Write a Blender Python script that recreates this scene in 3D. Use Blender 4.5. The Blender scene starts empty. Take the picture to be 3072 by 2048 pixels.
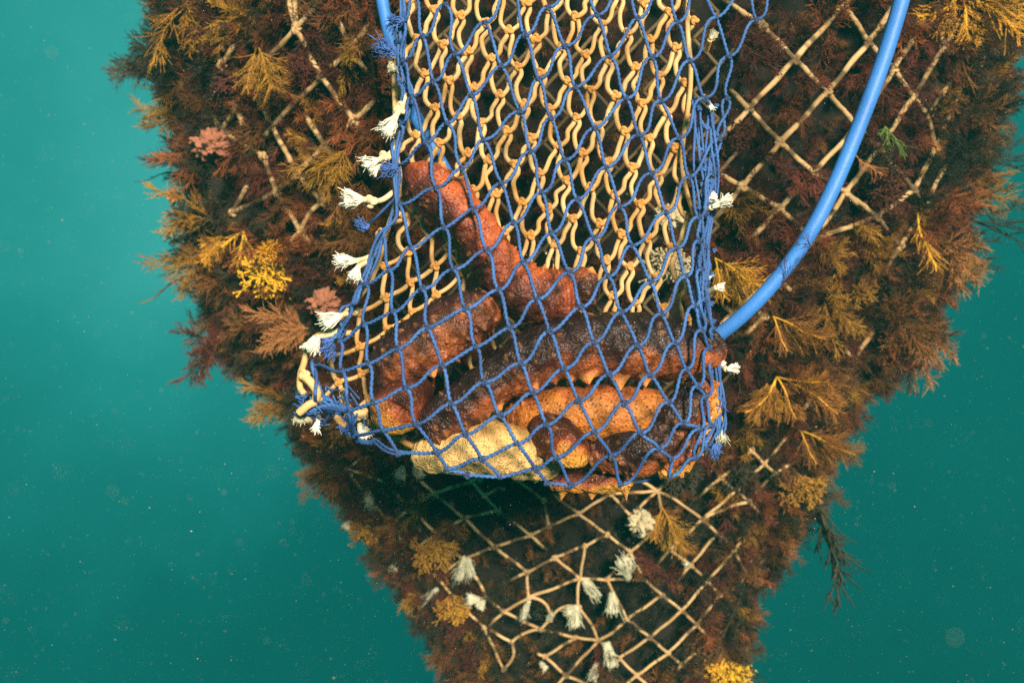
import bpy, math, random
import numpy as np
from mathutils import Vector, Matrix, noise
random.seed(7); RNG = np.random.default_rng(7)
C = bpy.context.scene.collection
R = math.radians

# ------------------------------------------------------------------ camera
W, D = 1.5, 1.25                      # frame width in metres at y = 0, camera distance
PX = W/3072.0
sc = bpy.context.scene
cam_d = bpy.data.cameras.new('camera'); cam = bpy.data.objects.new('camera', cam_d); C.objects.link(cam)
cam.location = (0, -D, 0); cam.rotation_euler = (R(90), 0, 0)
cam_d.sensor_width = 36; cam_d.lens = 36*D/W; cam_d.clip_end = 100; cam_d.clip_start = 0.01
sc.camera = cam
cam_d.dof.use_dof = True; cam_d.dof.focus_distance = D-0.04; cam_d.dof.aperture_fstop = 3.4
sc.render.engine = 'CYCLES'
sc.cycles.use_denoising = False
sc.cycles.volume_bounces = 1; sc.cycles.max_bounces = 6
sc.cycles.diffuse_bounces = 2; sc.cycles.glossy_bounces = 2
sc.view_settings.view_transform = 'Standard'; sc.view_settings.look = 'None'
sc.view_settings.exposure = 1.42; sc.view_settings.gamma = 1.0

# ------------------------------------------------------------------ open water light
world = bpy.data.worlds.new('World'); sc.world = world; world.use_nodes = True
nt = world.node_tree; nt.nodes.clear()
def N(t, kind, **kw):
    n = t.nodes.new(kind)
    for k, v in kw.items():
        setattr(n, k, v)
    return n
wo = N(nt, 'ShaderNodeOutputWorld'); bg = N(nt, 'ShaderNodeBackground')
tc = N(nt, 'ShaderNodeTexCoord'); sep = N(nt, 'ShaderNodeSeparateXYZ')
nt.links.new(tc.outputs['Generated'], sep.inputs[0])
# brightness rises towards the surface; a broad paler patch where daylight comes down on the left
m1 = N(nt, 'ShaderNodeMath', operation='MULTIPLY_ADD'); m1.inputs[1].default_value = 0.56; m1.inputs[2].default_value = 0.27
nt.links.new(sep.outputs[2], m1.inputs[0])
m2 = N(nt, 'ShaderNodeMath', operation='MULTIPLY_ADD'); m2.inputs[1].default_value = -0.10
nt.links.new(sep.outputs[0], m2.inputs[0]); nt.links.new(m1.outputs[0], m2.inputs[2])
dt = N(nt, 'ShaderNodeVectorMath', operation='DISTANCE'); dt.inputs[1].default_value = tuple(Vector((-0.40, 1.25, 0.17)).normalized())
nt.links.new(tc.outputs['Generated'], dt.inputs[0])
mr = N(nt, 'ShaderNodeMapRange', interpolation_type='SMOOTHSTEP'); mr.inputs[1].default_value = 0.0; mr.inputs[2].default_value = 0.50; mr.inputs[3].default_value = 0.36; mr.inputs[4].default_value = 0.0
nt.links.new(dt.outputs['Value'], mr.inputs[0])
nzw = N(nt, 'ShaderNodeTexNoise'); nzw.inputs['Scale'].default_value = 5.0; nzw.inputs['Detail'].default_value = 4; nt.links.new(tc.outputs['Generated'], nzw.inputs['Vector'])
m3 = N(nt, 'ShaderNodeMath', operation='ADD'); nt.links.new(m2.outputs[0], m3.inputs[0]); nt.links.new(mr.outputs[0], m3.inputs[1])
m4 = N(nt, 'ShaderNodeMath', operation='MULTIPLY_ADD'); m4.inputs[1].default_value = 0.34; nt.links.new(nzw.outputs[0], m4.inputs[0]); nt.links.new(m3.outputs[0], m4.inputs[2])
cr = N(nt, 'ShaderNodeValToRGB')
cr.color_ramp.elements[0].position = 0.0; cr.color_ramp.elements[0].color = (0.001, 0.038, 0.034, 1)
cr.color_ramp.elements[1].position = 1.0; cr.color_ramp.elements[1].color = (0.034, 0.250, 0.232, 1)
e = cr.color_ramp.elements.new(0.40); e.color = (0.002, 0.074, 0.067, 1)
e = cr.color_ramp.elements.new(0.70); e.color = (0.009, 0.148, 0.137, 1)
nt.links.new(m4.outputs[0], cr.inputs[0]); nt.links.new(cr.outputs[0], bg.inputs[0])
bg.inputs[1].default_value = 0.74
nt.links.new(bg.outputs[0], wo.inputs[0])

# ------------------------------------------------------------------ sun
sd = bpy.data.lights.new('sun', 'SUN'); sd.energy = 4.6; sd.angle = R(13); sd.color = (1.0, 0.86, 0.66)
sun = bpy.data.objects.new('sun', sd); C.objects.link(sun)
SUN_DIR = Vector((-0.24, 0.90, -0.34)).normalized()       # from the upper right, in front
sun.rotation_euler = SUN_DIR.to_track_quat('-Z', 'Y').to_euler()

# ------------------------------------------------------------------ coordinates
def P(px, py, y=0.0):
    s = (y + D)/D
    return np.array([(px - 1536)*PX*s, y, (1024 - py)*PX*s])
def Pa(a, y):
    a = np.asarray(a, float); y = np.broadcast_to(np.asarray(y, float), a.shape[:1])
    s = (y + D)/D
    return np.stack([(a[:, 0]-1536)*PX*s, y, (1024-a[:, 1])*PX*s], 1)
def sm(a, b, x):
    t = np.clip((np.asarray(x, float)-a)/(b-a), 0, 1); return t*t*(3-2*t)

# ------------------------------------------------------------------ objects
def tag(o, label=None, cat=None, group=None, kind=None):
    if label: o['label'] = label
    if cat: o['category'] = cat
    if group: o['group'] = group
    if kind: o['kind'] = kind
    return o
def empty(name, loc=(0, 0, 0)):
    o = bpy.data.objects.new(name, None); o.location = loc; o.empty_display_size = 0.02; C.objects.link(o); return o

class MB:
    """collects tubes, ribbons and raw faces, then makes one mesh"""
    def __init__(s): s.v = []; s.q = []; s.t = []; s.n = 0; s.a = []
    def raw(s, v, q=None, t=None, a=None):
        v = np.asarray(v, float); s.v.append(v)
        if q is not None and len(q): s.q.append(np.asarray(q, int)+s.n)
        if t is not None and len(t): s.t.append(np.asarray(t, int)+s.n)
        s.a.append(np.full(len(v), 0.0) if a is None else np.broadcast_to(np.asarray(a, float), (len(v),)))
        s.n += len(v)
    def tube(s, p, r, sides=8, lobes=0, twist=0.0, amp=0.0, cap=True, closed=False, flat=1.0, a=None):
        p = np.asarray(p, float); n = len(p); r = np.broadcast_to(np.asarray(r, float), (n,))
        if closed: tg = np.roll(p, -1, 0)-np.roll(p, 1, 0)
        else: tg = np.gradient(p, axis=0)
        tg /= np.linalg.norm(tg, axis=1)[:, None]+1e-12
        up = np.array([0, -1.0, 0]) if abs(tg[0][1]) < 0.9 else np.array([0, 0, 1.0])
        us = np.zeros((n, 3)); u = np.cross(tg[0], up); u /= np.linalg.norm(u)
        for i in range(n):
            u = u-tg[i]*u.dot(tg[i]); u /= np.linalg.norm(u)+1e-12; us[i] = u
        vs = np.cross(tg, us)
        d = np.concatenate([[0], np.cumsum(np.linalg.norm(np.diff(p, axis=0), axis=1))])
        th = np.linspace(0, 2*math.pi, sides, endpoint=False)
        T = th[None, :]
        rr = r[:, None]*np.ones((1, sides))
        if lobes: rr = rr*(1+amp*np.cos(lobes*(T-(twist*d)[:, None])))
        v = p[:, None, :]+us[:, None, :]*(rr*np.cos(T))[..., None]+vs[:, None, :]*(flat*rr*np.sin(T))[..., None]
        v = v.reshape(-1, 3)
        m = n if closed else n-1
        i = np.arange(m)[:, None]*sides; j = np.arange(sides)[None, :]; j2 = (j+1) % sides
        ii = (i+sides) % (n*sides)
        q = np.stack([i+j, i+j2, ii+j2, ii+j], -1).reshape(-1, 4)
        t = []
        if cap and not closed:
            v = np.concatenate([v, p[:1], p[-1:]]); c0 = n*sides; c1 = c0+1
            for k in range(sides):
                t.append((c0, (k+1) % sides, k)); t.append((c1, (n-1)*sides+k, (n-1)*sides+(k+1) % sides))
        if a is not None and np.ndim(a) == 1:
            a = np.concatenate([np.repeat(np.asarray(a), sides)]+([np.array([a[0], a[-1]])] if (cap and not closed) else []))
        s.raw(v, q, t, a)
    def build(s, name, mat, parent=None, smooth=True):
        if not s.v: s.raw(np.zeros((3, 3)), None, [(0, 1, 2)])
        v = np.concatenate(s.v).astype(np.float32)
        q = np.concatenate(s.q) if s.q else np.zeros((0, 4), int)
        t = np.concatenate(s.t) if s.t else np.zeros((0, 3), int)
        me = bpy.data.meshes.new(name)
        me.vertices.add(len(v)); me.vertices.foreach_set('co', v.ravel())
        loops = np.concatenate([q.ravel(), t.ravel()]).astype(np.int32)
        me.loops.add(len(loops)); me.loops.foreach_set('vertex_index', loops)
        tot = np.concatenate([np.full(len(q), 4), np.full(len(t), 3)]).astype(np.int32)
        st = np.concatenate([[0], np.cumsum(tot)[:-1]]).astype(np.int32)
        me.polygons.add(len(tot)); me.polygons.foreach_set('loop_start', st)
        me.polygons.foreach_set('use_smooth', np.full(len(tot), smooth))
        at = me.attributes.new('fac', 'FLOAT', 'POINT'); at.data.foreach_set('value', np.concatenate(s.a).astype(np.float32))
        me.update(calc_edges=True); me.validate()
        if isinstance(mat, (list, tuple)):
            for m in mat: me.materials.append(m)
        else: me.materials.append(mat)
        o = bpy.data.objects.new(name, me); C.objects.link(o)
        if parent is not None:
            o.parent = parent; o.matrix_parent_inverse = Matrix.Translation(parent.location).inverted()
        return o

def catmull(pts, n):
    p = np.asarray(pts, float); p = np.concatenate([2*p[:1]-p[1:2], p, 2*p[-1:]-p[-2:-1]])
    m = len(p)-3; t = np.linspace(0, m-1e-6, n); i = t.astype(int); f = (t-i)[:, None]
    a, b, c, d = p[i], p[i+1], p[i+2], p[i+3]
    return 0.5*(2*b+(c-a)*f+(2*a-5*b+4*c-d)*f**2+(3*b-a-3*c+d)*f**3)
def hermite(a, b, ta, tb, n):
    t = np.linspace(0, 1, n)[:, None]
    return (2*t**3-3*t**2+1)*a+(t**3-2*t**2+t)*ta+(-2*t**3+3*t**2)*b+(t**3-t**2)*tb

# ------------------------------------------------------------------ materials
def mat(name, base, rough=0.6, var=0.25, scale=40, bump=0.0, bscale=200, col2=None, fac_col=None, spec=0.25, sheen=0.0, objvar=0.0, rough_var=0.0):
    m = bpy.data.materials.new(name); m.use_nodes = True; t = m.node_tree; b = t.nodes['Principled BSDF']
    b.inputs['Roughness'].default_value = rough; b.inputs['Specular IOR Level'].default_value = spec
    co = N(t, 'ShaderNodeTexCoord'); nz = N(t, 'ShaderNodeTexNoise'); nz.inputs['Scale'].default_value = scale; nz.inputs['Detail'].default_value = 4
    t.links.new(co.outputs['Object'], nz.inputs['Vector'])
    mx = N(t, 'ShaderNodeMix', data_type='RGBA')
    c2 = col2 if col2 else tuple(c*(1-var) for c in base)
    mx.inputs[6].default_value = (*base, 1); mx.inputs[7].default_value = (*c2, 1)
    rp = N(t, 'ShaderNodeMapRange'); rp.inputs[1].default_value = 0.35; rp.inputs[2].default_value = 0.65
    t.links.new(nz.outputs[0], rp.inputs[0]); t.links.new(rp.outputs[0], mx.inputs[0])
    out = mx.outputs[2]
    if fac_col:
        at = N(t, 'ShaderNodeAttribute', attribute_name='fac'); m2_ = N(t, 'ShaderNodeMix', data_type='RGBA')
        m2_.inputs[7].default_value = (*fac_col, 1); t.links.new(out, m2_.inputs[6]); t.links.new(at.outputs['Fac'], m2_.inputs[0]); out = m2_.outputs[2]
    if objvar:
        oi = N(t, 'ShaderNodeObjectInfo'); hs = N(t, 'ShaderNodeHueSaturation')
        mr = N(t, 'ShaderNodeMapRange'); mr.inputs[3].default_value = 1-objvar; mr.inputs[4].default_value = 1+objvar
        t.links.new(oi.outputs['Random'], mr.inputs[0]); t.links.new(mr.outputs[0], hs.inputs['Value']); t.links.new(out, hs.inputs['Color']); out = hs.outputs[0]
    t.links.new(out, b.inputs['Base Color'])
    if bump:
        n2 = N(t, 'ShaderNodeTexNoise'); n2.inputs['Scale'].default_value = bscale; n2.inputs['Detail'].default_value = 3
        t.links.new(co.outputs['Object'], n2.inputs['Vector'])
        bp = N(t, 'ShaderNodeBump'); bp.inputs['Strength'].default_value = bump; bp.inputs['Distance'].default_value = 0.002
        t.links.new(n2.outputs[0], bp.inputs['Height']); t.links.new(bp.outputs[0], b.inputs['Normal'])
    return m
M = {}
M['blue_cord'] = mat('blue_twine', (0.042, 0.115, 0.33), 0.6, 0.3, 30, 0.5, 900, col2=(0.025, 0.062, 0.19), fac_col=(0.022, 0.038, 0.10))
M['blue_knot'] = mat('dark_blue_knot', (0.03, 0.07, 0.24), 0.7, 0.3, 60, 0.5, 900)
M['cream_cord'] = mat('cream_braid', (0.62, 0.42, 0.20), 0.75, 0.25, 22, 0.7, 1100, col2=(0.52, 0.27, 0.080), fac_col=(0.50, 0.22, 0.045))
M['cream_pale'] = mat('pale_cord', (0.72, 0.55, 0.32), 0.8, 0.2, 40, 0.6, 700)
M['fray'] = mat('frayed_white', (0.78, 0.73, 0.61), 0.9, 0.30, 60, 0.6, 900)
M['fray_old'] = mat('frayed_old', (0.46, 0.44, 0.31), 0.9, 0.4, 60, 0.6, 900)
M['fray_blue'] = mat('frayed_blue', (0.07, 0.15, 0.46), 0.9, 0.4, 80, 0.6, 900)
M['hose'] = mat('blue_hose', (0.040, 0.170, 0.53), 0.5, 0.22, 16, 0.3, 300, spec=0.3)
M['rope'] = mat('net_rope', (0.50, 0.33, 0.16), 0.85, 0.3, 18, 0.7, 500, col2=(0.27, 0.16, 0.065), fac_col=(0.05, 0.03, 0.014))
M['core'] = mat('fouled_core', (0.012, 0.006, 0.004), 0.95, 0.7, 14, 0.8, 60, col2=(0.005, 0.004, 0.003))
WEED = {
 'maroon': mat('weed_maroon', (0.105, 0.024, 0.013), 0.7, 0.4, 20, col2=(0.060, 0.015, 0.010), objvar=0.45),
 'rust':   mat('weed_rust', (0.225, 0.064, 0.015), 0.7, 0.4, 20, col2=(0.095, 0.024, 0.009), objvar=0.4),
 'brown':  mat('weed_brown', (0.18, 0.074, 0.018), 0.7, 0.4, 20, col2=(0.085, 0.030, 0.010), objvar=0.4),
 'olive':  mat('weed_olive', (0.31, 0.16, 0.016), 0.7, 0.4, 20, col2=(0.16, 0.066, 0.011), objvar=0.3),
 'yellow': mat('weed_yellow', (0.72, 0.40, 0.020), 0.6, 0.3, 30, col2=(0.50, 0.22, 0.02), fac_col=(0.24, 0.095, 0.016), objvar=0.15),
 'gold':   mat('weed_gold', (0.66, 0.40, 0.02), 0.6, 0.3, 30, col2=(0.60, 0.30, 0.02), fac_col=(0.46, 0.22, 0.020), objvar=0.15),
 'pale':   mat('weed_pale', (0.40, 0.33, 0.20), 0.8, 0.3, 60, 0.6, 300),
 'green':  mat('weed_green', (0.10, 0.15, 0.03), 0.6, 0.3, 30),
 'dark':   mat('weed_dark', (0.030, 0.024, 0.013), 0.8, 0.4, 20, objvar=0.4),
 'pink':   mat('weed_pink', (0.32, 0.125, 0.075), 0.85, 0.3, 60, 1.0, 500, col2=(0.22, 0.085, 0.045)),
 'tan':    mat('weed_tan', (0.40, 0.17, 0.055), 0.7, 0.3, 30, col2=(0.26, 0.10, 0.036)),
}

# ------------------------------------------------------------------ the fouled column
LY = np.array([-400, 0, 130, 250, 390, 550, 720, 860, 970, 1085, 1180, 1250, 1360, 1460, 1570, 1690, 1800, 1930, 2048, 2400])
LX = np.array([400, 425, 450, 475, 510, 545, 565, 570, 600, 690, 800, 850, 890, 950, 1070, 1120, 1210, 1270, 1330, 1480])
RY = np.array([-400, 0, 220, 520, 680, 780, 990, 1110, 1180, 1290, 1420, 1540, 1640, 1740, 1880, 2048, 2400])
RX = np.array([3110, 3090, 3040, 2960, 2870, 2880, 2790, 2700, 2600, 2530, 2470, 2430, 2370, 2270, 2250, 2180, 2000])
def colshape(py):
    xl = np.interp(py, LY, LX)+56; xr = np.interp(py, RY, RX)-34
    c = (xl+xr)/2; hw = (xr-xl)/2
    yc = 0.66+0.20*np.clip(np.asarray(py, float), -400, 2400)/2048
    return c, hw, yc, 0.36*hw/1200
def col_point(px, py, off=0.0, back=False):
    c, hw, yc, dd = colshape(py)
    t = np.clip((px-c)/hw, -1, 1)
    y = yc-dd*math.sqrt(max(0, 1-t*t))*(-1 if back else 1)-off
    return P(px, py, y)
def col_normal(px, py):
    c, hw, yc, dd = colshape(py); t = float(np.clip((px-c)/hw, -0.999, 0.999))
    s = (yc+D)/D; a = hw*PX*s
    n = np.array([t/a, -math.sqrt(1-t*t)/dd, -0.35*1/a*0.5]); return n/np.linalg.norm(n)
fc = empty('net_column', tuple(P(1650, 1000, 0.7)))
tag(fc, 'huge bulging column of dark overgrown netting tapering down through the open water', 'net bundle')
mb = MB()
ny, na = 150, 200
pys = np.linspace(-400, 2400, ny); vs = []
for py in pys:
    c, hw, yc, dd = colshape(py); s = (yc+D)/D
    for k in range(na):
        an = 2*math.pi*k/na
        x = (c-1536+hw*math.cos(an))*PX*s; y = yc-dd*math.sin(an); z = (1024-py)*PX*s
        n = noise.noise(Vector((x*5, y*5, z*5)))*0.030+noise.noise(Vector((x*17, y*17, z*17)))*0.020+noise.noise(Vector((x*60, y*60, z*60)))*0.010-0.062
        vs.append((x+n*math.cos(an), y-n*math.sin(an), z))
i = np.arange(ny-1)[:, None]*na; j = np.arange(na)[None, :]; j2 = (j+1) % na
q = np.stack([i+j, i+j2, i+na+j2, i+na+j], -1).reshape(-1, 4)
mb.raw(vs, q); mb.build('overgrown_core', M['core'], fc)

# ------------------------------------------------------------------ frayed ends, knots
def knot(mb, p, r, sides=6, n=26, seed=0, flat=0.8):
    rg = np.random.default_rng(abs(int(seed)) % 100000+1); t = np.linspace(0, 2*math.pi, n, endpoint=False)
    tre = np.stack([np.sin(t)+2*np.sin(2*t), -np.sin(3*t)*1.1, np.cos(t)-2*np.cos(2*t)], 1)/3.0
    ang = rg.uniform(0, 6.28); c, s = math.cos(ang), math.sin(ang)
    tre = np.stack([tre[:, 0]*c-tre[:, 2]*s, tre[:, 1]*flat, tre[:, 0]*s+tre[:, 2]*c], 1)
    mb.tube(np.asarray(p)+tre*r*1.35*rg.uniform(0.88, 1.12), r*0.62, sides=sides, closed=True)
def fray(base, tip, r0, r1, material, parent, name='frayed_tip', n=80, seed=1, core=True, wig=0.055):
    """a brush of loose fibres opening from r0 at base to r1 at tip"""
    rg = np.random.default_rng(seed); base = np.asarray(base, float); tip = np.asarray(tip, float)
    ax = tip-base; L = np.linalg.norm(ax); ax /= L
    u = np.cross(ax, [0.3, -1, 0.2]); u /= np.linalg.norm(u); v = np.cross(ax, u)
    m = MB()
    if core:
        ts = np.linspace(0, 0.96, 12); rr = (r0+(r1-r0)*ts**1.1)*np.sqrt(np.clip(1-np.clip((ts-0.72)/0.27, 0, 1)**2, 0.12, 1))
        m.tube(base+np.outer(ts*L, ax), rr, sides=22, lobes=7, amp=0.13, twist=90, flat=0.7)
    for k in range(n):
        a = rg.uniform(0, 6.28); q = math.sqrt(rg.uniform(0.0, 1)); l = rg.uniform(0.68, 1.08)
        ts = np.linspace(0, 1, 6)
        rad = (r0*0.8+(r1-r0*0.8)*ts**1.25)*q
        w = rg.normal(0, 1, 3)*L*wig
        pts = base+np.outer(ts*L*l, ax)+np.outer(rad*math.cos(a), u)+np.outer(rad*math.sin(a)*0.8, v)+np.outer(np.sin(ts*4+a)*ts, w)
        m.tube(pts, np.linspace(r0*0.22, r0*0.10, 6)+0.0002, sides=4)
    return m.build(name, material, parent)

# ------------------------------------------------------------------ rope net over the column
NET = empty('cargo_net', tuple(P(1650, 1000, 0.6)))
tag(NET, 'wide diamond net of pale knotted rope wrapped round the overgrown column behind the bag', 'net')
netmb = MB(); knots = {}
NOFF = 0.030
def netp(x, y):
    return col_point(x, y, NOFF)
EDGES = []
def rope_edge(a, b, r=0.0036, sag=0.0, enc=0.35, bend=0.0, mbx=None): EDGES.append((a, b, r, enc, bend))
def rope_build(a, b, r, enc, bend, fa, fb, mbx=None):
    a = np.asarray(a, float); b = np.asarray(b, float); n = 22
    t = np.linspace(0, 1, n)[:, None]; p2 = a+(b-a)*t
    d = (b-a); nn = np.array([-d[1], d[0]])
    p2 = p2+nn*(np.sin(t*math.pi)*bend+np.sin(t*9+a[0])*0.008)
    tt = t[:, 0]; sink = 0.075*(fa*np.clip(1-tt/0.55, 0, 1)**1.6+fb*np.clip(1-(1-tt)/0.55, 0, 1)**1.6)
    pts = np.array([col_point(x, y, NOFF-k_) for (x, y), k_ in zip(p2, sink)])
    dirt = np.array([float(sm(enc*0.6-0.04, enc*0.6+0.10, noise.noise(Vector((x*0.03, y*0.03, 3.3)))+0.25*noise.noise(Vector((x*0.2, y*0.2, 1.3))))) for x, y in p2])*0.85
    fat = 1+0.10*np.array([noise.noise(Vector((x*0.09, y*0.09, 1.0))) for x, y in p2])
    (mbx or netmb).tube(pts, r*fat, sides=8, lobes=2, amp=0.10, twist=500, a=dirt)
    if enc > 0:
        for q_, f_ in ((tuple(a), fa), (tuple(b), fb)):
            if not f_: knots[(round(q_[0]), round(q_[1]))] = r
def lat(nodes, links, **k):
    for l in links:
        a = nodes[l[0]] if not isinstance(l[0], tuple) else l[0]; b = nodes[l[1]] if not isinstance(l[1], tuple) else l[1]
        rope_edge(a, b, **{**k, **(l[2] if len(l) > 2 else {})})
bn = dict(n1=(1043, 1405), n2=(1151, 1443), n3=(1301, 1479), n4=(1416, 1443), n5=(1227, 1522), n6=(1179, 1572), n7=(1392, 1553), n8=(1311, 1601), n9=(1482, 1639),
 n10=(1387, 1677), n11=(1592, 1605), n12=(1583, 1715), n13=(1664, 1672), n14=(1587, 1791), n15=(1459, 1791), n16=(1511, 1834), n17=(1740, 1734), n18=(1650, 1856),
 n19=(1621, 1887), n20=(1726, 1911), n21=(1535, 1925), n22=(1635, 1968), n23=(1697, 2025), n24=(1795, 1920),
 m1=(2256, 1352), m2=(2292, 1391), m3=(2325, 1419), m4=(2160, 1434), m5=(2106, 1558), m6=(2010, 1648), m7=(2072, 1694), m8=(2122, 1741), m9=(2158, 1784), m10=(1986, 1784),
 m11=(2046, 1830), m12=(2089, 1873), m13=(1881, 1856), m14=(1950, 1911), m15=(2003, 1958), m16=(2043, 1992), m17=(1857, 1973), m18=(1910, 2025), m19=(2201, 1653),
 m20=(2244, 1725), m21=(2249, 1505), m22=(1972, 1472), m23=(1930, 1735))
lat(bn, [((1205, 1620), (1245, 1645)), ((1310, 1730), (1245, 1645)), ((1310, 1730), (1372, 1802)), ((1372, 1802), 'n15'), ((1452, 1882), (1372, 1802)), ((1452, 1882), (1510, 2005)), ((1495, 1530), 'n11'), ((1495, 1530), (1452, 1485)),
 ((1452, 1485), (1552, 1440)), ((1552, 1440), (1632, 1500)), ((1632, 1500), (1645, 1578)), ((1645, 1578), (1735, 1540)), ((1735, 1540), (1820, 1602)), ((1820, 1602), (1755, 1637)), ((1755, 1637), 'n17'), ((1735, 1540), (1640, 1470)),
 ((1735, 1540), (1830, 1480)), ((1830, 1480), 'm22'), ((1830, 1480), (1890, 1545)), ((1890, 1545), 'm22'), ((1890, 1545), (1955, 1602)), ((1955, 1602), 'm6'), ((1820, 1602), (1890, 1655)), ((1890, 1655), (1955, 1602)), ((1890, 1655), 'm23'), ((1890, 1655), (1820, 1738))], r=0.0033, enc=0.12)
lat(bn, [('n1', 'n2'), ('n1', (940, 1465)), ('n1', (1120, 1345)), ('n1', 'n6', dict(bend=.03)), ('n2', 'n5'), ('n2', (1210, 1385)), ('n3', 'n5'), ('n5', 'n6'), ('n6', (1205, 1620)), ('n6', (1110, 1600)), ('n3', 'n4'), ('n3', 'n7'), ('n3', (1235, 1415)), ('n4', (1360, 1395)), ('n4', (1452, 1485)),
 ('n4', (1490, 1395)), ('n7', 'n8'), ('n7', (1495, 1530)), ('n8', (1245, 1645)), ('n8', 'n10'), ('n7', 'n9'), ('n9', 'n10'), ('n9', 'n11'), ('n10', (1310, 1730)), ('n10', 'n15', dict(bend=-.04)), ('n5', 'n8'),
 ('n11', (1645, 1578)), ('n11', (1640, 1650)), ('n9', 'n12'), ('n12', 'n13'), ('n12', (1490, 1757)), ('n13', (1755, 1635)), ('n13', 'n17'), ('n12', 'n14', dict(bend=.05)),
 ('n14', 'n17'), ('n14', 'n16'), ('n15', 'n16'), ('n16', (1455, 1885)), ('n16', 'n19'), ('n17', (1735, 1820), dict(bend=.06)), ('n14', 'n18', dict(bend=-.25)), ('n18', (1735, 1820), dict(bend=-.2)),
 ('n18', 'n19'), ('n19', 'n20'), ('n19', 'n21', dict(bend=.10)), ('n21', (1452, 1880)), ('n21', (1510, 2005), dict(bend=-.2)), ('n20', 'n22'), ('n20', 'n24'), ('n22', (1598, 1955)), ('n22', 'n23'),
 ('n23', 'n24'), ('n23', (1760, 2050)), ('n23', (1650, 2075)), ('n17', (1820, 1738)), ((1820, 1738), 'm13'), ('n24', 'm13', dict(bend=.05)), ('n24', 'm17'), ('n24', (1735, 1820), dict(bend=.05)),
 ('m1', 'm2'), ('m2', 'm3'), ('m2', (2378, 1290)), ('m2', (2212, 1468)), ('m1', (2215, 1322)), ('m1', (2190, 1395)), ('m3', (2240, 1500)), ('m3', (2400, 1375)), ('m4', (2212, 1395)), ('m4', 'm21'), ('m4', (2080, 1500)), ((2212, 1468), 'm5'), ('m21', 'm5', dict(bend=.05)),
 ('m5', 'm6'), ('m5', 'm22', dict(bend=.04)), ('m6', (1955, 1708)), ('m6', 'm7'), ('m6', 'm22'), ('m7', (2150, 1600)), ('m7', 'm8'), ('m7', (2030, 1740)), ('m8', 'm9'), ('m8', 'm19'), ('m8', 'm11'), ('m11', 'm10'), ('m10', 'm23'), ('m23', (1820, 1738)),
 ('m10', 'm13'), ('m11', 'm12'), ('m12', 'm9'), ('m9', 'm20', dict(bend=.04)), ('m13', 'm14'), ('m14', 'm11'), ('m14', 'm15'), ('m15', 'm12'), ('m15', 'm16'), ('m17', 'm14'), ('m17', 'm18'), ('m18', 'm15'), ('m17', (1795, 2050)), ('m18', (1960, 2070)), ('m18', (1850, 2075)),
 ('m16', (2000, 2060)), ('m16', (2120, 1930)), ('m12', (2130, 1915)), ('m20', (2320, 1650)), ('m20', 'm19'), ('m19', (2240, 1598)), ('m5', (2175, 1620)), ('m21', (2300, 1565)), ('m22', (1890, 1420)), ('m22', (2040, 1400))], r=0.0035)
tn = dict(a0=(2170, 0), a=(2287, 77), b=(2384, 179), c=(2481, 276), d=(2532, 15), e=(2606, 128), f=(2246, 327), g=(2341, 429), h=(2226, 559), i=(2338, 625), j=(2440, 520), k=(2680, 209), l=(2739, 291),
 m=(2833, 138), n=(2861, 224), o=(2537, 577), p=(2637, 444), q=(2805, 444), r=(2741, 571), s=(2772, 628), t=(2150, 900), u=(2198, 938), v=(2325, 830), w=(2440, 720), x=(2570, 380), y=(2630, 650), z=(2785, 350))
lat(tn, [('a0', 'a'), ('a', 'b'), ('b', 'c'), ('b', 'd'), ('d', 'e'), ('d', (2480, -60)), ('d', (2650, -130)), ('c', 'e'), ('e', (2720, -40)), ('e', 'k'), ('f', 'b'), ('f', 'g'), ('g', 'c', dict(enc=.1)), ('c', 'x', dict(enc=.1)), ('f', (2120, 460)), ('f', (2190, 270)), ('h', 'g'), ('h', 'i'), ('h', (2110, 700)), ('h', (2150, 520)),
 ('i', 'j'), ('j', 'x', dict(enc=.15)), ('j', 'o'), ('g', 'j', dict(enc=.05)), ('x', 'k'), ('x', 'p', dict(enc=.1)), ('k', 'l'), ('k', (2775, 60)), ('l', 'm'), ('l', 'z'), ('m', 'n'), ('m', (2870, 65)), ('m', (2770, 10), dict(enc=.2)), ('n', (2920, 60)), ('n', 'z'), ('z', 'q'), ('q', (2905, 210)), ('p', 'l'), ('p', 'r', dict(enc=.1)),
 ('o', 'p'), ('o', (2600, 640)), ('r', 'q'), ('r', 's'), ('s', (2860, 440)), ('y', 'r'), ('y', 'o', dict(enc=.1)), ('i', 'w', dict(enc=.15)), ('w', 'o'), ('w', 'y', dict(enc=.1)), ('v', 'w'), ('v', 'u'), ('u', (2150, 905)), ('u', (2230, 955)), ('u', (2130, 1010), dict(enc=.1)), ('v', (2400, 900)), ('i', (2210, 760)),
 ((2290, 950), (2200, 1040)), ((2290, 950), (2240, 900)), ((2440, 1180), (2560, 1080)), ((2440, 1180), (2370, 1290)), ((2560, 1080), (2640, 960), dict(enc=.1)), ((2440, 1180), (2390, 1100), dict(enc=.1)), ((2560, 1080), (2500, 1000), dict(enc=.1)), ((2470, 1230), (2560, 1130)),
 ('s', (2700, 740)), ((2700, 740), (2640, 830), dict(enc=.1)), ('y', (2700, 740), dict(enc=.1)), (( 2900, 300), (2960, 150), dict(enc=.2))], r=0.0052)
ln = dict(a=(888, 87), b=(964, 232), c=(1061, 362), d=(1053, 145), e=(1112, 240), f=(666, 194), g=(712, 327), h=(816, 378), i=(740, 240), j=(890, 305), k=(974, 439), l=(967, 607), m=(829, 577), n=(699, 638), o=(903, 694), p=(663, 393), q=(640, 600), r=(850, -60), s=(1120, 60), t=(790, 470), u=(760, 520), v=(890, 520), w=(1040, 520))
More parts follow.
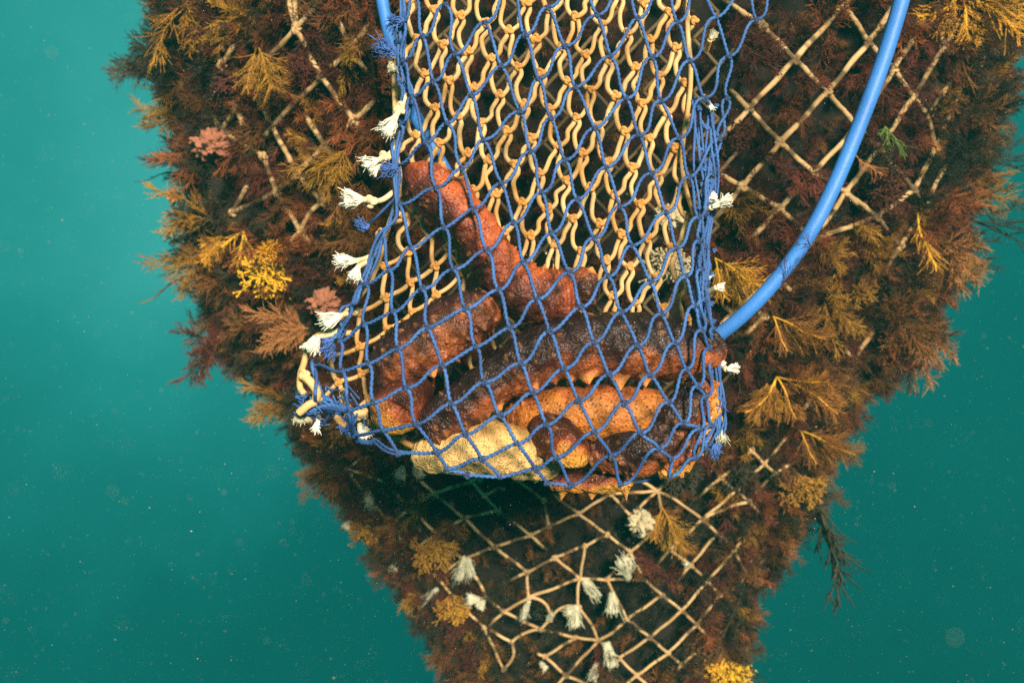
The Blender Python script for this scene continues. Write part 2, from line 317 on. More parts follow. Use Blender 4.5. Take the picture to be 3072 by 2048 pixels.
lat(ln, [('r', 'a'), ('a', 'b'), ('b', 'c'), ('a', (965, 0)), ('a', 'i', dict(enc=.15)), ('b', 'd'), ('b', 'h'), ('d', 's'), ('d', 'e'), ('d', (985, 10)), ('f', 'g'), ('f', (635, 150)), ('f', (720, 110), dict(enc=.1)), ('g', 'i'), ('g', 'p'), ('g', (740, 420), dict(enc=.1)), ('p', (630, 330)), ('h', 'i', dict(enc=.1)), ('h', (785, 425)), ('h', 'v', dict(enc=.2)),
 ('c', 'k'), ('c', (1120, 440)), ('c', (1140, 290), dict(enc=.2)), ('k', 'j', dict(enc=.1)), ('k', 'v'), ('k', 'w', dict(enc=.15)), ('v', 'm', dict(enc=.15)), ('m', 'o'), ('m', 't', dict(enc=.1)), ('m', 'n', dict(enc=.15)), ('v', 'l', dict(enc=.1)), ('l', 'o', dict(bend=.1)), ('l', (960, 540)), ('o', (850, 745)), ('o', (960, 770), dict(enc=.1)), ('n', 'q', dict(enc=.1)), ('q', (620, 590)), ('q', (645, 650), dict(enc=.6)),
 ('u', 'n', dict(enc=.1)), ('a', (880, -90)), ('p', 't', dict(enc=.1))], r=0.0052)
# continuation round the far and hidden sides of the column
for x0 in range(1180, 2200, 150):
    for k_ in range(9):
        y0 = -60+k_*160+(x0-1180)*0.02
        rope_edge((x0, y0), (x0+75, y0+80), r=0.0036, enc=-4); rope_edge((x0+75, y0+80), (x0, y0+160), r=0.0036, enc=-4)
        if k_ % 2: rope_edge((x0+75, y0+80), (x0+150, y0), r=0.0036, enc=-4)
kmb = netmb
cnt = {}
for a, b, *_ in EDGES:
    for q_ in (a, b): cnt[(round(q_[0]), round(q_[1]))] = cnt.get((round(q_[0]), round(q_[1])), 0)+1
for a, b, r, enc, bend in EDGES:
    rope_build(a, b, r, enc, bend, float(cnt[(round(a[0]), round(a[1]))] == 1), float(cnt[(round(b[0]), round(b[1]))] == 1))
for kk, (q_, r_) in enumerate(knots.items()):
    p_ = netp(q_[0], q_[1]); one = MB(); knot(one, p_, r_*1.15, seed=kk, flat=0.9)
    dn = 0.75 if noise.noise(Vector((q_[0]*0.03, q_[1]*0.03, 3.3))) > 0.10 else 0.12
    kmb.raw(one.v[0], one.q[0], None, dn)
netmb.build('rope_mesh', M['rope'], NET)
for kk, (b_, t_, r0, r1) in enumerate([((1395, 1668), (1372, 1745), 7, 24), ((1405, 1670), (1415, 1735), 6, 20), ((1440, 1795), (1395, 1790), 7, 24), ((1455, 1798), (1432, 1822), 6, 20), ((1588, 1800), (1560, 1860), 6, 15),
    ((1728, 1815), (1716, 1885), 9, 27), ((1735, 1818), (1692, 1832), 8, 20), ((1885, 1740), (1862, 1655), 10, 36), ((1835, 1775), (1833, 1845), 9, 30), ((1818, 1925), (1836, 2005), 12, 24), ((1790, 1985), (1772, 2035), 7, 15),
    ((1750, 1735), (1798, 1795), 9, 20), ((1312, 1765), (1270, 1795), 6, 18), ((1100, 1465), (1120, 1525), 7, 16), ((1055, 1550), (1040, 1590), 6, 22), ((1210, 1395), (1200, 1440), 6, 24), ((1240, 1400), (1270, 1430), 6, 20),
    ((1620, 1985), (1640, 2000), 6, 11), ((1640, 1860), (1660, 1828), 6, 10), ((2065, 1690), (2050, 1685), 6, 10), ((1950, 1570), (1905, 1540), 10, 34), ((1900, 1600), (1928, 1580), 10, 30), ((1432, 1420), (1450, 1440), 6, 14), ((1165, 1715), (1190, 1690), 6, 16)]):
    a_ = netp(*b_); c_ = netp(*t_)+np.array([0, -0.02, 0]); s_ = (a_[1]+D)/D; c_ = a_+(c_-a_)*0.88
    fray(a_, c_, r0*PX*s_, r1*PX*s_*0.85, M['fray_old'], NET, name='frayed_end', seed=kk+50, n=60, wig=0.12)

# ------------------------------------------------------------------ thin-plate warp of a lattice
class TPS:
    def __init__(s, src, dst, lam=0.02):
        s.src = np.asarray(src, float); n = len(s.src); K = s.U(s.src, s.src)+lam*np.eye(n)
        Pm = np.hstack([np.ones((n, 1)), s.src]); A = np.zeros((n+3, n+3)); A[:n, :n] = K; A[:n, n:] = Pm; A[n:, :n] = Pm.T
        s.w = np.linalg.solve(A, np.vstack([np.asarray(dst, float), np.zeros((3, 2))]))
    def U(s, a, b):
        d = ((a[:, None]-b[None])**2).sum(-1); return np.where(d > 0, d*np.log(d+1e-12), 0)*0.5
    def __call__(s, p):
        p = np.atleast_2d(np.asarray(p, float)); return np.hstack([s.U(p, s.src), np.ones((len(p), 1)), p])@s.w

# ------------------------------------------------------------------ the catch bag
BAG = empty('mesh_bag', tuple(P(1650, 1400, 0.0)))
tag(BAG, 'long catch bag of blue twine mesh and cream braid, full of sea cucumbers', 'mesh bag')
def front_y(px, py):
    b = -0.030-0.092*sm(560, 1000, py)+0.055*sm(1280, 1470, py)
    xl = np.interp(py, [0, 600, 850, 1000, 1180, 1300, 1400], [1190, 1190, 1080, 1010, 900, 1040, 1150]); xr = 2150.0
    t = np.clip((px-xl)/(xr-xl), 0, 1); w = np.clip(1-(2*t-1)**4, 0, 1)
    return 0.025+(b-0.025)*w**0.6
def back_y(px, py):
    return 0.062+0.02*sm(600, 1100, py)+0.045*sm(930, 1060, py)*sm(1180, 1300, px)
BL = {(0,-4):(1207,66),(0,-3):(1211,182),(0,-2):(1236,290),(0,-1):(1277,429),(0,0):(1309,564),(0,1):(1333,683),(0,2):(1362,808),(0,3):(1396,926),(0,4):(1428,1040),(0,5):(1454,1146),(0,6):(1500,1245),(0,7):(1551,1330),(0,8):(1606,1405),
 (1,-4):(1245,-15),(1,-3):(1268,110),(1,-2):(1301,245),(1,-1):(1343,370),(1,0):(1387,505),(1,1):(1420,626),(1,2):(1460,752),(1,3):(1497,870),(1,4):(1530,983),(1,5):(1563,1090),(1,6):(1598,1177),(1,7):(1639,1274),(1,8):(1668,1372),
 (2,-3):(1337,14),(2,-2):(1366,163),(2,-1):(1415,286),(2,0):(1450,420),(2,1):(1505,550),(2,2):(1542,669),(2,3):(1571,788),(2,4):(1613,898),(2,5):(1649,994),(2,6):(1692,1106),(2,7):(1735,1202),(2,8):(1783,1295),(2,9):(1833,1365),
 (3,-2):(1455,68),(3,-1):(1504,199),(3,0):(1560,335),(3,1):(1592,454),(3,2):(1626,577),(3,3):(1655,699),(3,4):(1708,817),(3,5):(1744,922),(3,6):(1783,1027),(3,7):(1828,1123),(3,8):(1873,1209),(3,9):(1921,1298),(3,10):(1975,1345),(3,11):(2012,1376),
 (4,-2):(1535,-40),(4,-1):(1575,105),(4,0):(1616,237),(4,1):(1652,355),(4,2):(1695,481),(4,3):(1731,599),(4,4):(1782,714),(4,5):(1826,829),(4,6):(1864,936),(4,7):(1912,1037),(4,8):(1950,1125),(4,9):(2005,1206),(4,10):(2048,1268),(4,11):(2098,1286),
 (5,-1):(1644,23),(5,0):(1695,140),(5,1):(1726,263),(5,2):(1785,385),(5,3):(1818,502),(5,4):(1861,620),(5,5):(1897,737),(5,6):(1952,846),(5,7):(1983,941),(5,8):(2023,1028),(5,9):(2058,1108),(5,10):(2091,1158),(5,11):(2115,1190),
 (6,-1):(1740,-75),(6,0):(1792,46),(6,1):(1831,168),(6,2):(1879,296),(6,3):(1917,405),(6,4):(1955,520),(6,5):(1999,638),(6,6):(2029,745),(6,7):(2056,830),(6,8):(2082,918),(6,9):(2103,990),(6,10):(2127,1044),(6,11):(2146,1078),
 (7,0):(1875,-60),(7,1):(1912,56),(7,2):(1957,173),(7,3):(1984,304),(7,4):(2036,414),(7,5):(2067,532),(7,6):(2094,652),(7,7):(2097,722),(7,8):(2104,808),(7,9):(2112,900),(7,10):(2138,985),
 (8,1):(1995,-55),(8,2):(2032,69),(8,3):(2069,183),(8,4):(2113,295),(8,5):(2155,415),(8,6):(2137,522),(8,7):(2118,640),(8,8):(2116,740),(8,9):(2122,850),
 (9,2):(2098,-40),(9,3):(2146,54),(9,4):(2187,170),(9,5):(2182,295),(9,6):(2158,418),(10,3):(2240,-40),(10,4):(2269,60),(11,4):(2330,-45),
 (-1,-4):(1190,130),(-1,-3):(1198,250),(-1,-2):(1203,372),(-1,-1):(1193,496),(-1,0):(1198,614),(-1,1):(1235,743),(-1,2):(1268,867),(-1,3):(1284,982),(-1,4):(1327,1096),(-1,5):(1354,1210),(-1,6):(1397,1303),(-1,7):(1445,1375),(-1,8):(1500,1430),
 (-2,0):(1143,699),(-2,1):(1169,810),(-2,2):(1181,936),(-2,3):(1195,1046),(-2,4):(1219,1163),(-2,5):(1249,1272),(-2,6):(1309,1355),(-2,7):(1340,1405),(-3,1):(1099,855),(-3,2):(1094,973),(-3,3):(1106,1090),(-3,4):(1122,1206),(-3,5):(1150,1290),(-3,6):(1195,1362),
 (1,9):(1712,1455),(0,9):(1640,1448),(2,10):(1862,1452),(3,12):(2010,1428),(4,12):(2085,1372),(5,12):(2132,1275),(5,13):(2118,1345),(-2,8):(1400,1425),(-3,0):(1112,775),(-4,1):(1052,917),(-4,2):(1021,1024),(-4,3):(1027,1113),(-4,4):(1050,1231),(-4,5):(1066,1306),(-5,3):(938,1096),(-5,4):(955,1225)}
def netstrand(mbx, a, b, ta, tb, r, depth, rg, sides=8, n=15, **k):
    a = np.array(a, float); b = np.array(b, float); L = np.linalg.norm(b-a)
    p2 = hermite(a, b, np.array(ta)*L, np.array(tb)*L, n)
    w = rg.normal(0, 1, 2)*0.010*L; ts = np.linspace(0, 1, n)
    p2 = p2+np.outer(np.sin(ts*math.pi*2), w)
    y = np.array([depth(x_, y_) for x_, y_ in p2])+rg.normal(0, 0.0015)*np.sin(ts*math.pi)
    mbx.tube(Pa(p2, y), r, sides=sides, **k)
bm_ = MB(); bk = MB(); rg = np.random.default_rng(3)
for (c_, r_), p_ in BL.items():
    # link down the steep chain and up along the rising chain
    for d_, kind_ in (((0, 1), 's'), ((1, 0), 'r')):
        q_ = BL.get((c_+d_[0], r_+d_[1]))
        if q_ is None: continue
        L_ = math.hypot(q_[0]-p_[0], q_[1]-p_[1])
        if L_ > 230: continue
        if kind_ == 's':
            netstrand(bm_, p_, q_, (0.62, 0.70), (0.55, 0.85), 0.00240, front_y, rg, lobes=2, amp=0.26, twist=420, n=34, sides=8)
        else:
            low = 1.0 if p_[1] < 1150 else 0.6
            netstrand(bm_, p_, q_, (1.15, -0.18*low), (1.05, -0.12), 0.00240, front_y, rg, lobes=2, amp=0.26, twist=420, n=34, sides=8)
    knot(bk, P(p_[0], p_[1], front_y(*p_)-0.0015), 0.0029*rg.uniform(0.9, 1.1), seed=c_*31+r_*7+400)
bm_.raw(np.concatenate(bk.v), np.concatenate(bk.q), None, 1.0); fn = bm_.build('front_netting', M['blue_cord'], BAG)

# cream back panel
CR = {}
def caff(k, i): return ((835+k*45+(i-2)*147)/1.96+1050, (350+k*209+(i-2)*43)/1.96)
fixed = {(6,-1):(1364,729),(7,-2):(1305,798),(8,-3):(1232,846),(9,-4):(1155,893),(10,-5):(1072,938),(7,-1):(1389,817),(8,-2):(1308,884),(9,-3):(1238,936),(10,-4):(1164,987),(11,-5):(1079,1039),
 (12,-6):(984,1068),(13,-7):(912,1120),(6,-2):(1291,702),(7,-3):(1222,756),(8,-4):(1152,797),(6,-3):(1215,649),(13,-6):(1015,1145),(12,-5):(1085,1120),(11,-4):(1170,1075),(10,-3):(1245,1030),(9,-2):(1315,975),(8,-1):(1395,905)}
pts_s, pts_d = [], []
for kk in range(-3, 7):
    for ii in range(-1, 11, 2):
        if kk == 6 and ii < 1: continue
        pts_s.append((kk, ii)); pts_d.append(caff(kk, ii))
for a_, b_ in fixed.items(): pts_s.append(a_); pts_d.append(b_)
for a_ in ((9, 2), (9, 5), (9, 8), (12, 2), (12, 5)): pts_s.append(a_); pts_d.append(caff(*a_))
tp = TPS(pts_s, pts_d, 0.05); rg = np.random.default_rng(5)
for kk in range(-4, 15):
    for ii in range(-9, 13):
        x_, y_ = fixed.get((kk, ii), tuple(tp((kk, ii))[0]))
        le = np.interp(y_, [0, 300, 620, 800, 900, 1000, 1180, 1300, 1400], [1195, 1180, 1170, 1110, 1040, 985, 890, 1000, 1100])
        if le-6 < x_ < 2092 and -110 < y_ < 1400:
            if (kk, ii) not in fixed: x_ += rg.normal(0, 3.0); y_ += rg.normal(0, 3.0)
            CR[(kk, ii)] = (x_, y_)
cm = MB(); ck = MB(); PI_ = math.pi
for (k_, i_), p_ in CR.items():
    for d_ in ((1, 0), (1, -1)):
        q_ = CR.get((k_+d_[0], i_+d_[1]))
        if q_ is None: continue
        L_ = math.hypot(q_[0]-p_[0], q_[1]-p_[1])
        if L_ > 190: continue
        dx = (q_[0]-p_[0])/L_; dy = (q_[1]-p_[1])/L_
        o_ = 1.0 if d_[1] == 0 else -1.0
        if p_[1] > 700 and p_[0] < 1420:       # spread-out corner of the mesh
            ta, tb = (dx+0.15*o_, dy+0.25), (dx+0.45*o_, dy-0.15)
            netstrand(cm, (p_[0]+4*o_, p_[1]+5), (q_[0]-4*o_, q_[1]-3), ta, tb, 0.0034*rg.uniform(.92, 1.08), back_y, rg, lobes=4, amp=0.07, twist=0, n=18, sides=12)
            continue
        h_ = q_[1]-p_[1]; j_ = rg.normal(0, 2.5, 6)
        if d_[1] == 0: pp = [(p_[0]+5, p_[1]+4), (p_[0]+10+j_[0]*.4, p_[1]+.22*h_), (q_[0]-25+j_[1], q_[1]-.52*h_+j_[2]), (q_[0]-23+j_[3], q_[1]-.22*h_), (q_[0]-13, q_[1]-.04*h_), (q_[0]-3, q_[1]+1)]
        else: pp = [(p_[0]-5, p_[1]+4), (p_[0]-10+j_[0]*.4, p_[1]+.24*h_), (q_[0]+30+j_[1], q_[1]-.50*h_+j_[2]), (q_[0]+25+j_[3], q_[1]-.22*h_), (q_[0]+14, q_[1]-.04*h_), (q_[0]+3, q_[1]+1)]
        pp = catmull(pp, 24); yy_ = back_y(pp[:, 0], pp[:, 1])+rg.normal(0, .002)*np.sin(np.linspace(0, PI_, 24))
        cm.tube(Pa(pp, yy_), 0.0035*rg.uniform(.92, 1.08), sides=12, lobes=4, amp=0.08)
    knot(ck, P(p_[0], p_[1], back_y(*p_)-0.003), 0.0044*rg.uniform(0.9, 1.1), seed=k_*13+i_+900, sides=7, n=30)
cm.raw(np.concatenate(ck.v), np.concatenate(ck.q), None, 0.8); bnet = cm.build('back_netting', M['cream_cord'], BAG)

# edges, seams, bottom gather
def cord(pts, r, mname, name, n=60, parent=BAG, wob=0.0, seed=0, lobes=2, amp=0.2, twist=420, sides=8, mbx=None):
    rg_ = np.random.default_rng(seed); p = catmull([P(*q_) for q_ in pts], n)
    if wob: 
        ph = rg_.uniform(0, 6, 3); t_ = np.linspace(0, 1, n)*rg_.uniform(12, 22)
        p = p+np.stack([np.sin(t_+ph[0]), 0.7*np.sin(t_*1.3+ph[1]), 0.3*np.sin(t_*0.8+ph[2])], 1)*wob
    if mbx is not None: mbx.tube(p, r, sides=sides, lobes=lobes, amp=amp, twist=twist); return
    m_ = MB(); m_.tube(p, r, sides=sides, lobes=lobes, amp=amp, twist=twist); return m_.build(name, M[mname], parent)
m_ = MB()
for k_ in range(8):
    o_ = (k_-3.5)*9
    cord([(2112+o_*1.2, 290+k_*9, 0.015), (2118+o_*1.0, 450, 0.01), (2120+o_*0.8, 560, 0.01), (2112+o_*0.7, 700, 0.01), (2110+o_*0.5, 850, 0.0), (2118+o_*0.4, 1000, 0.0), (2145+o_*0.4, 1100, 0.0), (2160+o_*0.35, 1250, 0.005), (2145+o_*0.4, 1340, 0.005)],
         0.0019, '', '', n=170, wob=0.0045, seed=k_+20, mbx=m_, amp=0.28)
    for yy in range(0, 7): knot(m_, P(2120+o_*0.7+random.uniform(-8, 8), 360+yy*140+random.uniform(-60, 60), 0.008), 0.0024, seed=k_*8+yy)
m_.build('side_seam', M['blue_cord'], BAG)
m_ = MB()
for k_ in range(3):
    o_ = (k_-1)*9
    cord([(1200+o_, -60, 0.03), (1216+o_, 60, 0.02), (1205+o_*.5, 200, 0.02), (1222+o_, 290, 0.02), (1196+o_, 400, 0.015), (1190+o_*.6, 500, 0.01), (1190+o_*.6, 640, 0.01), (1145+o_*.5, 700, 0.01), (1115+o_*.6, 790, 0.01), (1070+o_*.6, 890, 0.01), (1035+o_, 970, 0.01), (1015+o_*.6, 1020, 0.01)], 0.0024, '', '', n=150, wob=0.004, seed=k_+60, mbx=m_)
cord([(1172, 410, 0.02), (1178, 460, 0.0), (1180, 495, 0.0)], 0.0022, '', '', n=20, mbx=m_)
cord([(1190, 590, 0.01), (1130, 650, 0.03), (1085, 690, 0.05)], 0.0022, '', '', n=20, mbx=m_)
cord([(1055, 915, 0.01), (1025, 925, 0.0), (1018, 960, 0.0), (1030, 985, 0.0)], 0.0024, '', '', n=30, mbx=m_)
cord([(1030, 985, 0.0), (1000, 1015, 0.0), (975, 1030, 0.0)], 0.0034, '', '', n=30, mbx=m_)
m_.build('side_seam', M['blue_cord'], BAG)
m_ = MB()
cord([(938, 1075, 0.01), (945, 1130, 0.01), (960, 1170, 0.01), (985, 1195, 0.0), (1020, 1215, -0.01), (1050, 1240, -0.01)], 0.003, '', '', n=60, wob=0.002, mbx=m_)
cord([(915, 1238, 0.0), (950, 1225, -0.005), (1000, 1215, -0.01), (1045, 1235, -0.01), (1055, 1290, -0.01), (1075, 1320, 0), (1120, 1328, 0)], 0.0038, '', '', n=80, wob=0.002, seed=4, mbx=m_)
cord([(1020, 1280, 0.0), (1060, 1310, 0.0), (1100, 1328, 0.0), (1125, 1318, 0)], 0.0030, '', '', n=50, wob=0.001, seed=5, mbx=m_)
for k_ in range(2):
    cord([(1125, 1318, 0.0), (1180, 1345+k_*12, 0.0), (1240, 1355+k_*8, 0.0), (1330, 1385, 0.01), (1440, 1408+k_*10, 0.02), (1560, 1424, 0.02), (1680, 1440+k_*6, 0.02), (1800, 1446, 0.02), (1930, 1436+k_*6, 0.02), (2050, 1395, 0.01), (2130, 1340, 0.0), (2160, 1290, 0.0)], 0.0020, '', '', n=200, wob=0.005, seed=6+k_, mbx=m_)
for k_ in range(26):
    x_ = random.uniform(900, 960); y_ = random.uniform(1190, 1245)
    cord([(x_, y_, random.uniform(-.015, .01)), (x_-18+random.uniform(-10, 30), y_+random.uniform(-25, 25), random.uniform(-.02, .01)), (x_+random.uniform(-40, 25), y_+random.uniform(-25, 25), random.uniform(-.02, 0.01))], 0.0011, '', '', n=14, seed=k_, mbx=m_)
    x_ = random.uniform(965, 1065); y_ = random.uniform(1170, 1290)
    cord([(x_, y_, random.uniform(-.01, .02)), (x_+random.uniform(-30, 30), y_+random.uniform(-25, 25), random.uniform(-.02, .01)), (x_+random.uniform(-40, 40), y_+random.uniform(-35, 35), random.uniform(-.02, 0.01))], 0.0013, '', '', n=14, seed=k_+99, mbx=m_)
m_.build('bottom_drawcord', M['blue_cord'], BAG)
m_ = MB()
cord([(1055, 1000, 0.02), (990, 997, 0.02), (950, 1010, 0.015), (925, 1040, 0.01), (912, 1090, 0.01), (902, 1120, 0.01), (900, 1160, 0.01), (912, 1180, 0.0)], 0.0046, '', '', n=60, lobes=4, amp=.06, twist=0, sides=10, mbx=m_)
cord([(912, 1128, 0.0), (935, 1150, -0.01), (950, 1175, -0.01), (947, 1200, -0.01)], 0.0064, '', '', n=30, lobes=4, amp=.06, twist=0, sides=10, mbx=m_)
cord([(947, 1205, -0.012), (925, 1215, -0.015), (895, 1240, -0.015)], 0.0058, '', '', n=24, lobes=4, amp=.06, twist=0, sides=10, mbx=m_)
cord([(1025, 1165, 0.02), (1040, 1210, 0.02), (1065, 1240, 0.01), (1085, 1250, 0.0)], 0.0042, '', '', n=30, lobes=4, amp=.06, twist=0, sides=10, mbx=m_)
cord([(1100, 1238, -0.005), (1075, 1240, -0.005), (1060, 1232, -0.005)], 0.0062, '', '', n=20, lobes=4, amp=.06, twist=0, sides=10, mbx=m_)
cord([(1008, 1250, 0.0), (1025, 1268, -0.005), (1038, 1275, -0.005)], 0.0050, '', '', n=20, lobes=4, amp=.06, twist=0, sides=10, mbx=m_)
cord([(1060, 1240, 0.02), (1200, 1320, 0.05), (1400, 1400, 0.06), (1700, 1440, 0.06), (1950, 1430, 0.06), (2120, 1340, 0.04)], 0.0042, '', '', n=90, lobes=4, amp=.06, twist=0, sides=10, mbx=m_)
cord([(2082, -60, 0.05), (2068, 120, 0.05), (2060, 260, 0.05), (2055, 420, 0.05), (2062, 560, 0.05), (2085, 700, 0.04), (2100, 860, 0.04)], 0.0036, '', '', n=120, lobes=4, amp=.06, twist=0, sides=10, wob=.006, mbx=m_)
cord([(1185, 180, 0.05), (1190, 330, 0.05), (1180, 440, 0.05), (1195, 560, 0.05), (1165, 700, 0.05), (1130, 800, 0.05), (1080, 880, 0.04), (1020, 960, 0.04)], 0.0042, '', '', n=120, lobes=4, amp=.06, twist=0, sides=10, wob=.003, mbx=m_)
for q_ in ((912, 1122), (1078, 1241), (1090, 1240)): knot(m_, P(q_[0], q_[1], -0.003), 0.0052, seed=q_[0], sides=8, n=30)
m_.build('edge_braid', M['cream_cord'], BAG)
# ties with white frayed tips
TIES = [([(1228, 270), (1208, 315), (1190, 345)], (1142, 405), 8, 27, 'fray', 1), ([(1200, 430), (1165, 465), (1135, 480)], (1090, 490), 8, 24, 'fray', 1), ([(1190, 470), (1150, 490), (1130, 505)], (1110, 528), 8, 22, 'fray', 0),
 ([(1188, 570), (1150, 598), (1115, 605), (1090, 598)], (1022, 592), 9, 34, 'fray', 1), ([(1110, 770), (1090, 778), (1070, 782)], (1010, 785), 8, 22, 'fray', 0), ([(1110, 775), (1092, 790), (1075, 800)], (1055, 832), 8, 24, 'fray', 0),
 ([(1070, 938), (1040, 942), (1020, 948)], (960, 968), 12, 27, 'fray', 0), ([(1040, 975), (1000, 1000), (950, 1012)], (930, 1058), 14, 34, 'fray', 0), ([(2085, 660), (2110, 640), (2135, 622)], (2190, 595), 7, 15, 'fray', 0), ([(2100, 610), (2120, 600)], (2150, 590), 6, 17, 'fray', 0),
 ([(2085, 905), (2120, 880), (2150, 862)], (2178, 850), 7, 13, 'fray', 0), ([(2085, 880), (2105, 850)], (2126, 828), 6, 11, 'fray', 0), ([(2140, 1110), (2160, 1100), (2180, 1108)], (2218, 1112), 7, 17, 'fray', 0), ([(2140, 1100), (2152, 1092)], (2172, 1086), 7, 13, 'fray', 0),
 ([(2160, 1250), (2163, 1275)], (2160, 1330), 9, 26, 'fray_old', 0), ([(1070, 1250), (1080, 1275)], (1098, 1310), 12, 24, 'fray', 0), ([(905, 1225), (900, 1240)], (895, 1272), 8, 18, 'fray_old', 0), ([(925, 1230), (925, 1245)], (922, 1272), 7, 15, 'fray_old', 0), ([(955, 1235), (955, 1260)], (946, 1288), 6, 9, 'fray', 0),
 ([(1180, 170), (1172, 188)], (1180, 225), 7, 18, 'fray_old', 0), ([(2120, 150), (2130, 120)], (2150, 80), 6, 15, 'fray_old', 0), ([(2110, 290), (2125, 310)], (2135, 330), 6, 10, 'fray', 0)]
for kk, (pts, tip, r0, r1, mn, kn) in enumerate(TIES):
    p3 = catmull([P(x_, y_, 0.03-0.02*i_) for i_, (x_, y_) in enumerate(pts)], 20)
    t_ = MB(); e_k = 0.85+0.3*((kk*37) % 10)/10; t_.tube(p3, 0.0040, sides=10, lobes=4, amp=.06)
    if kn: knot(t_, p3[13], 0.0056, seed=kk, sides=8, n=30)
    o_ = t_.build('tie_cord', M['cream_pale'] if mn == 'fray' else M['cream_cord'], BAG)
    b_ = p3[-1]; e_ = P(tip[0], tip[1], b_[1]-0.004)
    e_ = b_+(e_-b_)*e_k+np.array([0, -0.006*((kk*13) % 5-2)/2, 0.004*((kk*7) % 5-2)/2]); f_ = fray(b_, e_, r0*PX*0.9, r1*PX*(1.75-0.8*e_k), M[mn], o_, seed=kk, wig=0.13)
    f_.matrix_parent_inverse = o_.matrix_world.inverted() if False else Matrix.Identity(4)
for kk, (b_, t_, r1) in enumerate([((1212, 62), (1165, 70), 13), ((1190, 165), (1132, 135), 20), ((1190, 500), (1145, 512), 12), ((1000, 1030), (975, 1065), 20), ((1105, 685), (1075, 668), 10), ((985, 1015), (968, 1030), 16), ((1050, 1250), (1035, 1290), 26), ((2150, 1330), (2140, 1365), 15), ((2152, 1190), (2165, 1220), 13)]):
    fray(P(*b_, 0.0), P(*t_, -0.005), 7*PX, r1*PX*1.1, M['fray_blue'], BAG, seed=kk+200, n=60, core=False, wig=0.30)

# ------------------------------------------------------------------ hose
m_ = MB()
hp = catmull([P(1120, -160, 0.16), P(1150, 20, 0.15), P(1180, 150, 0.14), P(1225, 300, 0.125), P(1290, 430, 0.11), P(1345, 530, 0.105), P(1420, 690, 0.11), P(1540, 860, 0.12), P(1720, 1010, 0.125), P(1950, 1060, 0.11), P(2090, 1040, 0.07), P(2162, 1000, 0.05), P(2260, 915, 0.03), P(2360, 800, 0.02), P(2440, 680, 0.01), P(2510, 540, 0.01), P(2580, 370, 0.01), P(2650, 180, 0.01), P(2705, 0, 0.01), P(2745, -150, 0.01)], 260)
m_.tube(hp, np.linspace(0.0102, 0.0117, 260), sides=28)
hose = m_.build('blue_hose', M['hose'])
tag(hose, 'smooth bright blue hose looping down behind the bag and up again on its right', 'hose')

